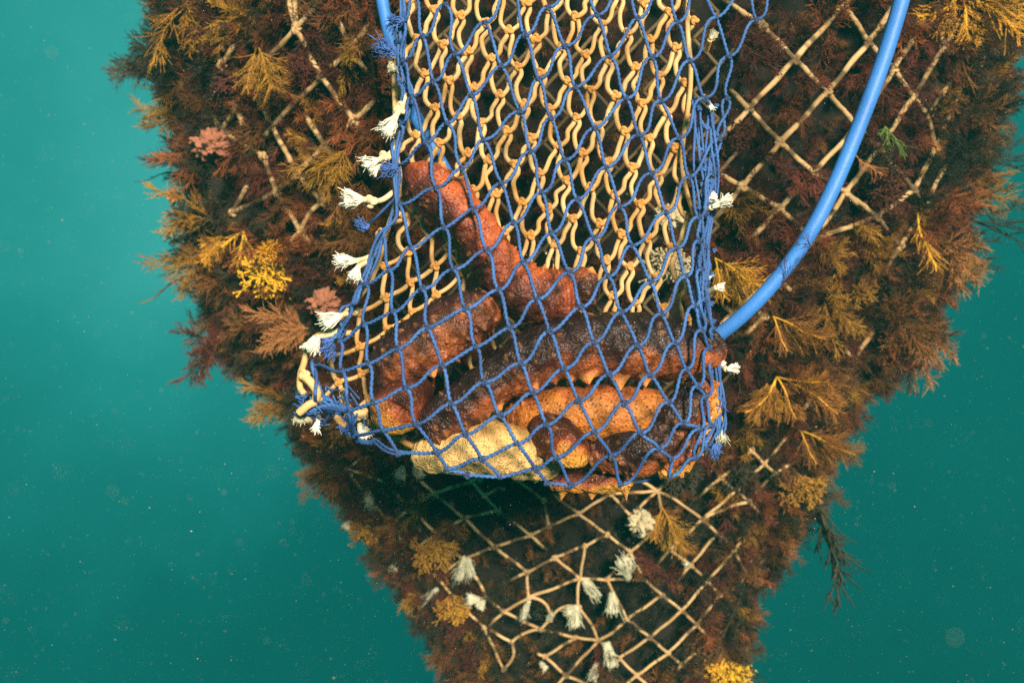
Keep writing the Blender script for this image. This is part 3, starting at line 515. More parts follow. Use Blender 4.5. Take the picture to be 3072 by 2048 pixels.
# ------------------------------------------------------------------ sea cucumbers
def cuke_mat(name, dorsal_shade, ventral_lit, dot, warm, bd=0.0016, ps=185, ws=260):
    m = bpy.data.materials.new(name); m.use_nodes = True; t = m.node_tree; b = t.nodes['Principled BSDF']
    b.inputs['Roughness'].default_value = 0.5; b.inputs['Specular IOR Level'].default_value = 0.28
    b.inputs['Subsurface Weight'].default_value = 0.0; b.inputs['Subsurface Radius'].default_value = (0.01, 0.004, 0.002); b.inputs['Subsurface Scale'].default_value = 0.4
    L = t.links.new
    co = N(t, 'ShaderNodeTexCoord'); at = N(t, 'ShaderNodeAttribute', attribute_name='belly_lit'); ax = N(t, 'ShaderNodeAttribute', attribute_name='tip')
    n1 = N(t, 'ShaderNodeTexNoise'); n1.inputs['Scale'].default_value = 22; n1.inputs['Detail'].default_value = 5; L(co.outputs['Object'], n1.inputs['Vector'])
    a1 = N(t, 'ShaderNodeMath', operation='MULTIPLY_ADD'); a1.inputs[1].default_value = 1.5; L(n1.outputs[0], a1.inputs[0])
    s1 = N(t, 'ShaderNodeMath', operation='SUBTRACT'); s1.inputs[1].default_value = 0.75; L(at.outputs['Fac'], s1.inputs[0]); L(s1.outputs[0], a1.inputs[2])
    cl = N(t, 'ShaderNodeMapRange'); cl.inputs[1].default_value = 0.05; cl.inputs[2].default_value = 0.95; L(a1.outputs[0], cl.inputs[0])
    rp = N(t, 'ShaderNodeValToRGB'); rp.color_ramp.elements[0].color = (*dorsal_shade, 1); rp.color_ramp.elements[1].color = (*ventral_lit, 1)
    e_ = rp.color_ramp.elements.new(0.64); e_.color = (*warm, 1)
    e_ = rp.color_ramp.elements.new(0.38); e_.color = tuple(d_*.75+w_*.25 for d_, w_ in zip(dorsal_shade, warm))+(1,); L(cl.outputs[0], rp.inputs[0])
    # pores
    v1 = N(t, 'ShaderNodeTexVoronoi'); v1.inputs['Scale'].default_value = ps; v1.inputs['Randomness'].default_value = 0.92; L(co.outputs['Object'], v1.inputs['Vector'])
    r1 = N(t, 'ShaderNodeMapRange'); r1.inputs[1].default_value = 0.16; r1.inputs[2].default_value = 0.38; r1.inputs[3].default_value = 0.80; r1.inputs[4].default_value = 0.0; L(v1.outputs[0], r1.inputs[0])
    mx = N(t, 'ShaderNodeMix', data_type='RGBA'); mx.inputs[7].default_value = (*dot, 1); L(r1.outputs[0], mx.inputs[0]); L(rp.outputs[0], mx.inputs[6])
    # blotches of orange and slime-dark
    n2 = N(t, 'ShaderNodeTexNoise'); n2.inputs['Scale'].default_value = 55; n2.inputs['Detail'].default_value = 3; L(co.outputs['Object'], n2.inputs['Vector'])
    r2 = N(t, 'ShaderNodeMapRange'); r2.inputs[1].default_value = 0.60; r2.inputs[2].default_value = 0.74; r2.inputs[4].default_value = 0.55; L(n2.outputs[0], r2.inputs[0])
    m2_ = N(t, 'ShaderNodeMix', data_type='RGBA'); m2_.inputs[7].default_value = (*warm, 1); L(r2.outputs[0], m2_.inputs[0]); L(mx.outputs[2], m2_.inputs[6])
    m3_ = N(t, 'ShaderNodeMix', data_type='RGBA'); m3_.inputs[7].default_value = (0.62, 0.24, 0.06, 1); L(ax.outputs['Fac'], m3_.inputs[0]); L(m2_.outputs[2], m3_.inputs[6])
    # settled pale grains
    v2 = N(t, 'ShaderNodeTexVoronoi'); v2.inputs['Scale'].default_value = 95; L(co.outputs['Object'], v2.inputs['Vector'])
    r3 = N(t, 'ShaderNodeMapRange'); r3.inputs[1].default_value = 0.055; r3.inputs[2].default_value = 0.085; r3.inputs[3].default_value = 0.8; r3.inputs[4].default_value = 0.0; L(v2.outputs[0], r3.inputs[0])
    m4_ = N(t, 'ShaderNodeMix', data_type='RGBA'); m4_.inputs[7].default_value = (0.6, 0.45, 0.25, 1); L(r3.outputs[0], m4_.inputs[0]); L(m3_.outputs[2], m4_.inputs[6])
    L(m4_.outputs[2], b.inputs['Base Color'])
    v3 = N(t, 'ShaderNodeTexVoronoi'); v3.inputs['Scale'].default_value = ws; L(co.outputs['Object'], v3.inputs['Vector'])
    ad = N(t, 'ShaderNodeMath', operation='ADD'); L(v3.outputs[0], ad.inputs[0]); L(n2.outputs[0], ad.inputs[1])
    bp = N(t, 'ShaderNodeBump'); bp.inputs['Strength'].default_value = 0.8; bp.inputs['Distance'].default_value = bd; L(ad.outputs[0], bp.inputs['Height']); L(bp.outputs[0], b.inputs['Normal'])
    return m
CM = {
 'red': cuke_mat('skin_red', (0.026, 0.008, 0.006), (0.33, 0.068, 0.018), (0.024, 0.006, 0.004), (0.14, 0.026, 0.011)),
 'maroon': cuke_mat('skin_maroon', (0.013, 0.004, 0.004), (0.24, 0.062, 0.016), (0.008, 0.003, 0.003), (0.040, 0.009, 0.006)),
 'orange': cuke_mat('skin_orange', (0.05, 0.012, 0.005), (0.34, 0.110, 0.014), (0.030, 0.006, 0.003), (0.24, 0.060, 0.013), 0.0016, 150),
 'cream': cuke_mat('skin_cream', (0.26, 0.12, 0.030), (0.52, 0.33, 0.125), (0.18, 0.08, 0.018), (0.46, 0.26, 0.085), 0.0022, 240, 420),
 'amber': cuke_mat('skin_amber', (0.030, 0.007, 0.004), (0.42, 0.19, 0.026), (0.04, 0.008, 0.003), (0.20, 0.034, 0.007), 0.0022),
}
def cucumber(label, pts, mname, ventral_lit=(0, -0.4, -0.9), spikes=(), nsp=62, squash=0.92, seed=0, wr=1.25, bshift=0.0, endglow=0.0):
    pts = np.array(pts, float)
    c3 = np.array([P(a, b, d) for a, b, r, d in pts])
    total = np.linalg.norm(np.diff(c3, axis=0), axis=1).sum()
    n = int(total/0.0011); K = 132
    full = catmull(np.hstack([c3, pts[:, 2:3]*PX*np.array([(d+D)/D for d in pts[:, 3]])[:, None]]), n)
    c = full[:, :3]; r = np.maximum(full[:, 3], 0.004)
    s = np.linspace(0, 1, n)*total
    # round the two ends
    e = np.minimum(s, total-s); er = np.where(s < total/2, r[0], r[-1])*1.3
    capf = np.sqrt(np.clip(1-(1-np.clip(e/er, 0, 1))**2, 0.0004, 1)); r = r*capf
    tg = np.gradient(c, axis=0); tg /= np.linalg.norm(tg, axis=1)[:, None]
    v = np.array([0, -1.0, 0]); u = np.cross(tg, v); u /= np.linalg.norm(u, axis=1)[:, None]; w = np.cross(u, tg)   # w faces the camera side
    th = np.linspace(0, 2*math.pi, K, endpoint=False)
    nrm = u[:, None]*np.cos(th)[None, :, None]+w[:, None]*squash*np.sin(th)[None, :, None]
    base = c[:, None]+nrm*r[:, None, None]
    nn = nrm/np.linalg.norm(nrm, axis=2)[..., None]
    rg_ = np.random.default_rng(seed+11)
    S = s[:, None]*np.ones((1, K)); TH = th[None]*np.ones((n, 1))
    # folds and low warts
    flat_ = base.reshape(-1, 3); nz = np.empty(len(flat_)); NN = noise.noise
    for i_ in range(0, len(flat_)):
        a0, a1, a2 = flat_[i_]
        nz[i_] = (NN(Vector((a0*22+seed*3.1, a1*22, a2*22)))*0.0042+NN(Vector((a0*55+seed, a1*55, a2*55)))*0.0022)*wr+NN(Vector((a0*140, a1*140, a2*140)))*0.0013+NN(Vector((a0*330, a1*330, a2*330)))*0.0007
    off = nz.reshape(n, K)+0.0007*np.sin(S*330+3*np.sin(TH*2+seed)+4*np.sin(S*41))*wr
    tip = np.zeros((n, K))
    seeds = [(a_*total, b_, h_, w_) for a_, b_, h_, w_ in spikes]
    for k_ in range(nsp):
        seeds.append((rg_.uniform(0.06, 0.94)*total, rg_.uniform(-0.5, math.pi+0.5), rg_.uniform(0.0015, 0.0074), rg_.uniform(0.0032, 0.0066)))
    for ss, tt, h_, w_ in seeds:
        i_ = int(np.clip(ss/total*(n-1), 0, n-1)); dth = np.abs((TH-tt+math.pi) % (2*math.pi)-math.pi)
        d = np.sqrt((S-ss)**2+(dth*r[i_])**2); f = np.clip(1-d/w_, 0, 1)
        off += h_*f**1.7; tip = np.maximum(tip, np.clip(f*1.3-0.15, 0, 1)*(0.9 if h_ > 0.0076 else 0.22))
    off *= np.clip(capf*1.2, 0.15, 1)[:, None]
    co = (base+nn*off[..., None]).reshape(-1, 3)
    vv = np.array(ventral_lit, float); vv /= np.linalg.norm(vv)
    belly_lit = np.clip(0.5+0.5*(nn@vv)+bshift, 0, 1)  # belly colouring; the red one has its sunlit side painted in
    if endglow: belly_lit = np.clip(belly_lit*0.35+endglow*sm(0.42, 0.88, S/total), 0, 1)
    belly_lit = belly_lit.ravel()
    i_ = np.arange(n-1)[:, None]*K; j_ = np.arange(K)[None]; j2_ = (j_+1) % K
    q_ = np.stack([i_+j_, i_+K+j_, i_+K+j2_, i_+j2_], -1).reshape(-1, 4)
    m_ = MB(); co = np.concatenate([co, c[:1], c[-1:]]); t_ = []
    for k_ in range(K): t_ += [(n*K, k_, (k_+1) % K), (n*K+1, (n-1)*K+(k_+1) % K, (n-1)*K+k_)]
    m_.raw(co, q_, t_)
    o = m_.build('sea_cucumber', CM[mname])
    for nm, ar in (('belly_lit', belly_lit), ('tip', tip.ravel())):
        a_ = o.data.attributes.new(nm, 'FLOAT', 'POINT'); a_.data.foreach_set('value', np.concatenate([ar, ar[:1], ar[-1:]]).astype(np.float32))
    tag(o, label, 'sea cucumber', 'sea cucumbers lying in the bag')
    return o
PI = math.pi
# theta 0 = right-hand side of travel, pi/2 = towards the camera
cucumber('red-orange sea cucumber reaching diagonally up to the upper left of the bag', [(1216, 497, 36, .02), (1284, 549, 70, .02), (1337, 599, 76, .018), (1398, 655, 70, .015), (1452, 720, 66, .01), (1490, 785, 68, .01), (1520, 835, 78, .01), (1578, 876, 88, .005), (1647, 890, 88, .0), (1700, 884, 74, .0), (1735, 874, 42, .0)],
         'red', (0.80, -0.35, 0.48), [(.10, 3.0, .010, .009), (.19, 3.0, .009, .009), (.76, 3.1, .009, .010), (.84, 3.0, .010, .011), (.80, .15, .014, .010), (.90, .1, .013, .010), (.96, .5, .010, .010), (.55, 2.2, .003, .01)], seed=1, bshift=-0.05)  # lit upper right painted orange, shaded lower left painted dark
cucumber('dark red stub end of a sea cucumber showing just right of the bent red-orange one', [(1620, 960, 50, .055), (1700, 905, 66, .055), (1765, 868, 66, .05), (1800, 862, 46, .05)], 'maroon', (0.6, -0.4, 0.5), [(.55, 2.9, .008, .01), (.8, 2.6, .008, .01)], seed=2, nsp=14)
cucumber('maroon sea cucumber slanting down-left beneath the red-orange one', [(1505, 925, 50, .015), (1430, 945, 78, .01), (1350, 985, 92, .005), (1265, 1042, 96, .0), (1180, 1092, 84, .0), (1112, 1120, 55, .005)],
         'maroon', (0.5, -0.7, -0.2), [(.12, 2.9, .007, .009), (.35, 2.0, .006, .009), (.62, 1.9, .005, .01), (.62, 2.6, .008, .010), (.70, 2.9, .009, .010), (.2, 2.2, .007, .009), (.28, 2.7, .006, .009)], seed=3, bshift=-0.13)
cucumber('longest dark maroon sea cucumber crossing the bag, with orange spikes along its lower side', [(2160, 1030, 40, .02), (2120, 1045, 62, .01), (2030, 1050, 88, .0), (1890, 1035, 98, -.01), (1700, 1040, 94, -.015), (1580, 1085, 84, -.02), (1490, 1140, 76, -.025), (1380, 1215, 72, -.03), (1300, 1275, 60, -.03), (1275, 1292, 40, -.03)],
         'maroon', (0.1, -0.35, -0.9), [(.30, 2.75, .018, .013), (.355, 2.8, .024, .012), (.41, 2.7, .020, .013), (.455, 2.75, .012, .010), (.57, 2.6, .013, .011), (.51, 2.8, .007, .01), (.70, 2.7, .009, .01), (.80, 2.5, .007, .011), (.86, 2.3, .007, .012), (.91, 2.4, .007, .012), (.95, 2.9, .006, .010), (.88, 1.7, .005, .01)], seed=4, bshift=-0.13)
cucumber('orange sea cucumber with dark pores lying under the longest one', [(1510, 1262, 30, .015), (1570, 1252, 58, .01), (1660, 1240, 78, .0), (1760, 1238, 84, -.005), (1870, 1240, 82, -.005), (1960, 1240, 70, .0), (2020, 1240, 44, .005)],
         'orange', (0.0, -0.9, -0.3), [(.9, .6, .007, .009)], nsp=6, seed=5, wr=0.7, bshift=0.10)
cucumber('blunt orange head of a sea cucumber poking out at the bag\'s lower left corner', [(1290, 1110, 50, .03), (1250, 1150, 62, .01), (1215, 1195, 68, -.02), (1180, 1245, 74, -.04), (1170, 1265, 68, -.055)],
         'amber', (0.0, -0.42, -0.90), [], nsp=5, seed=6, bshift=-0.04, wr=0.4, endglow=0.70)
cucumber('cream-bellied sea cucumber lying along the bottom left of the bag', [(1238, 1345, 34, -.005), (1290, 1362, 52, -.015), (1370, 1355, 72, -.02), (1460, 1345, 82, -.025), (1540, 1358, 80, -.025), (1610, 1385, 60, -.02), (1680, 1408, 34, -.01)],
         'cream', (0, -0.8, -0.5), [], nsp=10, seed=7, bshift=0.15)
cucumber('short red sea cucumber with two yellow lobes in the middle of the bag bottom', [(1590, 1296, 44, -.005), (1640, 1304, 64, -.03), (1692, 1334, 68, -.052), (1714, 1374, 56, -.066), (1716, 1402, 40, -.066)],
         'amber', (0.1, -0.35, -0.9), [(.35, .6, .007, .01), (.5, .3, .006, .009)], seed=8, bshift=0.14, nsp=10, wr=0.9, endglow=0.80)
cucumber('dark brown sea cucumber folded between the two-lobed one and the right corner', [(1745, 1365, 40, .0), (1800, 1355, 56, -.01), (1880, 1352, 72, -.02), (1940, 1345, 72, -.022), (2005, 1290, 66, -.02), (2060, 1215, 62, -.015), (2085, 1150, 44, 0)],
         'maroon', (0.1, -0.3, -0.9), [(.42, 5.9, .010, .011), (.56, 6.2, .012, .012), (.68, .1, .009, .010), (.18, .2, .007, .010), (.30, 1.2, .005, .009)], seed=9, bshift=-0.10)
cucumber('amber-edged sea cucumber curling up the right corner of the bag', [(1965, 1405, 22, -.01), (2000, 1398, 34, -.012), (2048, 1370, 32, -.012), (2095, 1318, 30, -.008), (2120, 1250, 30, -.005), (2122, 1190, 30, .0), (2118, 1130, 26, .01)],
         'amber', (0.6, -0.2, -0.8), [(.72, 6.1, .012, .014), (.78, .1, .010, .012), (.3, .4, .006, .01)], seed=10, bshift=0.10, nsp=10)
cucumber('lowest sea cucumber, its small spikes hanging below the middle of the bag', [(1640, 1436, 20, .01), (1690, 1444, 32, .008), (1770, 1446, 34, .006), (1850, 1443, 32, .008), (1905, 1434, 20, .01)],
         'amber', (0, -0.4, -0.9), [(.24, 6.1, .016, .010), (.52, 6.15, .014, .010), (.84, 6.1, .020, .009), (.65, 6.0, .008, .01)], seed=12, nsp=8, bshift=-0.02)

# ------------------------------------------------------------------ seaweed shapes (grow along +Z from the origin)
def branch(rg_, start, d, L, n, droop, curl):
    p = [np.array(start, float)]; d = np.array(d, float); d /= np.linalg.norm(d)
    for k in range(n-1):
        d = d+rg_.normal(0, curl, 3)+np.array([0, 0, -droop]); d /= np.linalg.norm(d); p.append(p[-1]+d*L/(n-1))
    return np.array(p), d
def filament(m, p, r0, r1, sides=3, f=0.0):
    m.tube(p, np.linspace(r0, r1, len(p)), sides=sides, cap=False, a=np.full(len(p), f) if f else None)
def bush(seed, axes=9, L=0.088, spread=0.8, side=15, sub=4, r=0.00105, sl=0.42):
    rg_ = np.random.default_rng(seed); m = MB()
    for a in range(axes):
        d = np.array([rg_.normal(0, spread), rg_.normal(0, spread), 1.0]); la = L*rg_.uniform(0.6, 1.1)
        p, _ = branch(rg_, (0, 0, 0), d, la, 9, 0.0, 0.10); filament(m, p, r*1.3, r*0.5)
        for k in range(side):
            t = (k+1)/(side+1)*0.97; i_ = t*8; j_ = int(i_); q = p[j_]+(p[min(j_+1, 8)]-p[j_])*(i_-j_)
            ax = p[min(j_+1, 8)]-p[max(j_-1, 0)]; ax /= np.linalg.norm(ax)
            o = rg_.normal(0, 1, 3); o -= ax*o.dot(ax); o /= np.linalg.norm(o)
            lb = la*sl*(1-t*0.72)*rg_.uniform(0.7, 1.2)+0.004
            pb, db = branch(rg_, q, ax*1.0+o*0.62, lb, 5, 0.0, 0.10); filament(m, pb, r*0.75, r*0.4)
            for s_ in range(sub):
                w_ = 1+s_*3//max(sub, 1); w_ = min(w_, 3); o2 = rg_.normal(0, 1, 3)
                pc, _ = branch(rg_, pb[w_], (pb[4]-pb[0])/lb*1.0+o2*0.30, lb*0.55, 4, 0.0, 0.12); filament(m, pc, r*0.55, r*0.35)
    return m
def fern(seed, L=0.1, pairs=22, sl=0.42, r=0.0009, sub=True, ang=0.50, axes=1):
    rg_ = np.random.default_rng(seed); m = MB()
    for a in range(axes):
        d0 = (rg_.normal(0, .15)+(a-(axes-1)/2)*0.5, rg_.normal(0, .25), 1)
        la = L*(1 if a == 0 else rg_.uniform(.55, .85))
        p, _ = branch(rg_, (0, 0, 0), d0, la, 10, 0.0, 0.11); filament(m, p, r*1.5, r*0.7, 5)
        nrm_ = np.array([rg_.normal(0, .2), -1, 0.1])
        for k in range(pairs):
            t = 0.12+(k+1)/(pairs+1)*0.86; i_ = t*9; j_ = int(i_); q = p[j_]+(p[min(j_+1, 9)]-p[j_])*(i_-j_)
            ax = p[min(j_+1, 9)]-p[max(j_-1, 0)]; ax /= np.linalg.norm(ax); sd_ = np.cross(ax, nrm_); sd_ /= np.linalg.norm(sd_)
            for sg in (-1, 1):
                if rg_.uniform() < 0.15: continue
                lb = la*sl*math.sin(math.pi*min(1, 0.22+t*0.78))**0.7*rg_.uniform(0.55, 1.25)+0.004
                pb, db = branch(rg_, q, ax*math.cos(ang)+sg*sd_*math.sin(ang)+np.array([0, rg_.normal(0, .35), 0]), lb, 5, 0.0, 0.10)
                filament(m, pb, r*0.75, r*0.4, 4, f=1.0)
                if sub:
                    for s_ in (1, 2, 3):
                        for g2 in (-1, 1):
                            pc, _ = branch(rg_, pb[s_], db*0.9+g2*sd_*0.35+ax*0.35*g2, lb*0.30, 3, 0, 0.05); filament(m, pc, r*0.5, r*0.35, f=1.0)
    return m
def lace(seed, L=0.062, n=230, r=0.00105):
    """densely forking flat lobed clump"""
    rg_ = np.random.default_rng(seed); m = MB()
    def rec(p0, d, l, lev):
        p, dd = branch(rg_, p0, d, l, 4, 0.0, 0.10)
        m.tube(p, np.linspace(r*(1+0.25*lev), r*(1.25+0.3*lev), 4), sides=5, flat=0.5)
        if lev > 0:
            for k in range(2 if rg_.uniform() < .7 else 3): rec(p[-1], dd+rg_.normal(0, 0.42, 3), l*rg_.uniform(.6, .9), lev-1)
        else: m.tube(np.array([p[-1], p[-1]+dd*r*2, p[-1]+dd*r*4]), [r*1.6, r*2.0, r*0.5], sides=5, flat=0.6)
    for k in range(n//8):
        rec(rg_.normal(0, .006, 3), (rg_.normal(0, .8), rg_.normal(0, .7), 1), L*rg_.uniform(.2, .38), 3)
    return m
def fingers(seed, n=30, L=0.045, r=0.0048):
    rg_ = np.random.default_rng(seed); m = MB()
    for k in range(n):
        p, d = branch(rg_, rg_.normal(0, .004, 3), (rg_.normal(0, .7), rg_.normal(0, .5), 1), L*rg_.uniform(.6, 1.1), 8, 0.0, 0.12)
        rr = r*rg_.uniform(.7, 1.1)*np.array([.7, .8, .9, 1, 1.05, 1.0, .8, .3]); m.tube(p, rr, sides=9, lobes=3, amp=.08, twist=300)
    return m
def lobes_(seed, R0=0.030):
    """one cauliflower-like fleshy mass"""
    m = MB(); nu, nv = 90, 60; vs_ = []
    for i_ in range(nv):
        ph = math.pi*(i_+.5)/nv
        for j_ in range(nu):
            th_ = 2*math.pi*j_/nu; d = Vector((math.sin(ph)*math.cos(th_), math.sin(ph)*math.sin(th_)*0.8, math.cos(ph)))
            c1 = noise.voronoi(d*2.6+Vector((seed, 0, 0)))[0]; k1 = 1-min(1, c1[0]*1.25)
            c2 = noise.voronoi(d*6.5+Vector((seed, 3, 0)))[0]; k2 = 1-min(1, c2[0]*1.5)
            rr = R0*(0.55+0.50*k1+0.20*k2+0.25*noise.noise(d*1.7+Vector((0, seed, 0))))
            vs_.append(tuple(d*rr+Vector((0, 0, R0*.5))))
    i2 = np.arange(nv-1)[:, None]*nu; jj = np.arange(nu)[None]; j3 = (jj+1) % nu
    m.raw(vs_, np.stack([i2+jj, i2+nu+jj, i2+nu+j3, i2+j3], -1).reshape(-1, 4)); return m
HID = bpy.data.collections.new('library')
def to_mesh(m, name, mt):
    o = m.build(name, mt); me = o.data; bpy.data.objects.remove(o); return me
LIB = {}
def lib(shape, colour):
    key = (shape, colour)
    if key not in LIB:
        src = SH[shape]; me = src.copy(); me.materials.clear(); me.materials.append(WEED[colour]); LIB[key] = me
    return LIB[key]
SH = {}
for k_ in range(4): SH['bush%d' % k_] = to_mesh(bush(100+k_, axes=8+k_ % 2, spread=0.55+0.12*k_), 'bush', WEED['rust'])
for k_ in range(2): SH['plume%d' % k_] = to_mesh(bush(130+k_, axes=4, L=0.10, spread=0.26, side=22, sub=4, sl=0.40), 'plume', WEED['rust'])
for k_ in range(3): SH['fern%d' % k_] = to_mesh(fern(200+k_, axes=1+k_*2, sub=k_ > 0, sl=(.34, .42, .42)[k_]), 'fern', WEED['yellow'])
SH['spray'] = to_mesh(fern(220, L=0.10, pairs=8, sl=.45, r=.0014, axes=3, sub=False, ang=.5), 'spray', WEED['yellow'])
for k_ in range(2): SH['lace%d' % k_] = to_mesh(lace(300+k_), 'lace', WEED['yellow'])
SH['fingers'] = to_mesh(fingers(400), 'fingers', WEED['tan']); SH['lobes'] = to_mesh(lobes_(410), 'lobes', WEED['pink'])
SH['wisp'] = to_mesh(bush(500, axes=3, L=0.13, spread=0.3, side=8, sub=2, r=0.0009, sl=.35), 'wisp', WEED['dark'])
SH['twig'] = to_mesh(bush(510, axes=3, L=0.15, spread=0.45, side=9, sub=4, r=0.0020, sl=.42), 'twig', WEED['dark'])
SH['stalk'] = to_mesh(bush(520, axes=1, L=0.13, spread=0.15, side=1, sub=0, r=0.0014, sl=.15), 'stalk', WEED['rust'])

def place(o, p, d, scale, roll=0.0):
    q_ = Vector(d).to_track_quat('Z', 'Y'); o.rotation_mode = 'QUATERNION'
    o.rotation_quaternion = q_ @ Matrix.Rotation(roll, 3, 'Z').to_quaternion(); o.location = Vector(p); o.scale = (scale,)*3
def facing(d):
    """rotation with local Z along d and local -Y towards the camera side"""
    z = Vector(d).normalized(); y = Vector((0, 1, 0)); y = (y-z*y.dot(z)); y.normalize(); x = y.cross(z)
    return Matrix((x, y, z)).transposed().to_quaternion()

# region of the column -> colours
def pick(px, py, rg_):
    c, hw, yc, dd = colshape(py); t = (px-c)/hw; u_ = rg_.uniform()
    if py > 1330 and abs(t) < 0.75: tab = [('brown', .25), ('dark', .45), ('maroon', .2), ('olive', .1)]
    elif t < -0.85: tab = [('dark', .35), ('brown', .35), ('rust', .15), ('olive', .15)]  # extra dark weed paints in the light falling off at this rim
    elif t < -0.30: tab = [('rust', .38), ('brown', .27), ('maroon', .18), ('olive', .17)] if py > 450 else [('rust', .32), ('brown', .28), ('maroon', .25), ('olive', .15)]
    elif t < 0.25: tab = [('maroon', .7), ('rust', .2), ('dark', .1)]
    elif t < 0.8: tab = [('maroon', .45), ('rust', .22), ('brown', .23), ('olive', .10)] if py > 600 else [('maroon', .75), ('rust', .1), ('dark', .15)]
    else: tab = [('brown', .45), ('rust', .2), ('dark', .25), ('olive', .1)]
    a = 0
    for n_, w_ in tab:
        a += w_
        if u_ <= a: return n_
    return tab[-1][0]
def density(px, py):
    c, hw, yc, dd = colshape(py); t = abs((px-c)/hw); d = 1.0
    if 1180 < px < 2120 and py < 1330: d = 0.35
    if 2120 <= px < 2560 and py < 620: d = 0.35
    if py > 1380 and t < 0.66: d = 0.15
    return d

# individual tufts ------------------------------------------------------------
rg = np.random.default_rng(77); TUFTS = []
cand = 0
while len(TUFTS) < 230 and cand < 6000:
    cand += 1
    py = rg.uniform(-80, 2150); c, hw, yc, dd = colshape(py); an = rg.uniform(0.0, PI)
    px = c+hw*math.cos(an)*1.0
    if not (250 < px < 3150): continue
    if 1230 < px < 2130 and py < 1380: continue
    if rg.uniform() > density(px, py): continue
    if any((px-a[0])**2+(py-a[1])**2 < 68**2 for a in TUFTS): continue
    TUFTS.append((px, py, an))
colname = {'maroon': 'maroon', 'rust': 'rust-coloured', 'brown': 'brown', 'olive': 'olive', 'dark': 'blackish'}
def zone(px, py):
    c, hw, yc, dd = colshape(py); t = (px-c)/hw
    if py > 1450: z_ = 'left flank under the bag' if t < -.3 else ('right flank under the bag' if t > .3 else 'netting below the bag')
    elif t < -.88: z_ = 'left rim against open water'
    elif t < -.5: z_ = 'left face, away from the bag'
    elif t < 0.1: z_ = 'left face, close to the bag'
    elif t > .9: z_ = 'right rim against open water'
    elif px > 2500: z_ = 'right face, outside the hose'
    else: z_ = 'right face, between bag and hose'
    return z_
recs = []
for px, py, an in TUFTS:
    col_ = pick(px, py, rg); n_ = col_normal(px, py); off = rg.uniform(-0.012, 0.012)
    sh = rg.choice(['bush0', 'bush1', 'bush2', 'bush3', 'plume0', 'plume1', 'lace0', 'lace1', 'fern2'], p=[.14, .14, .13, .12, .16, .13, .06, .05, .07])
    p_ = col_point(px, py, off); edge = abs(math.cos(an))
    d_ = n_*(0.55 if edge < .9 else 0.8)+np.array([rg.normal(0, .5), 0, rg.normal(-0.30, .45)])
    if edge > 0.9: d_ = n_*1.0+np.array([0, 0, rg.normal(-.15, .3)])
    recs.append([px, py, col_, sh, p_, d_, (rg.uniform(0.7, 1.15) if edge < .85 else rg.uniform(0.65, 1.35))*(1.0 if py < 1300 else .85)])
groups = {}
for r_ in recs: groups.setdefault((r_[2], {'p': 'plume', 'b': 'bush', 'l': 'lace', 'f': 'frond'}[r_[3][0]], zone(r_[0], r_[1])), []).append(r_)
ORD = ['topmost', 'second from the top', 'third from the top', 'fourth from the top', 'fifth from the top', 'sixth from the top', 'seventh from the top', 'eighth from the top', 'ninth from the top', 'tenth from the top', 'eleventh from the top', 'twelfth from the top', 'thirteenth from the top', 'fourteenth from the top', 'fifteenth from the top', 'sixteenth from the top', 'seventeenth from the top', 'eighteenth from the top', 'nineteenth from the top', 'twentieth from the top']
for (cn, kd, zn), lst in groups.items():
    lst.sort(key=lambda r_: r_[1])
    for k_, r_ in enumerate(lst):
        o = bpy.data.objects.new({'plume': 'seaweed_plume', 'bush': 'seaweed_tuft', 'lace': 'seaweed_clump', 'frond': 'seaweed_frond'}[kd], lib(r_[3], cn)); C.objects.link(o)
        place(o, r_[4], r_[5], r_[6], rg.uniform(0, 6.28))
        tag(o, '%s %s on the %s%s' % (colname[cn], {'plume': 'feathery seaweed plume', 'bush': 'bushy seaweed tuft', 'lace': 'lacy seaweed clump', 'frond': 'comb-like seaweed frond'}[kd], zn, '' if len(lst) == 1 else ', '+ORD[min(k_, 19)]), 'seaweed', 'seaweed growing on the overgrown column')

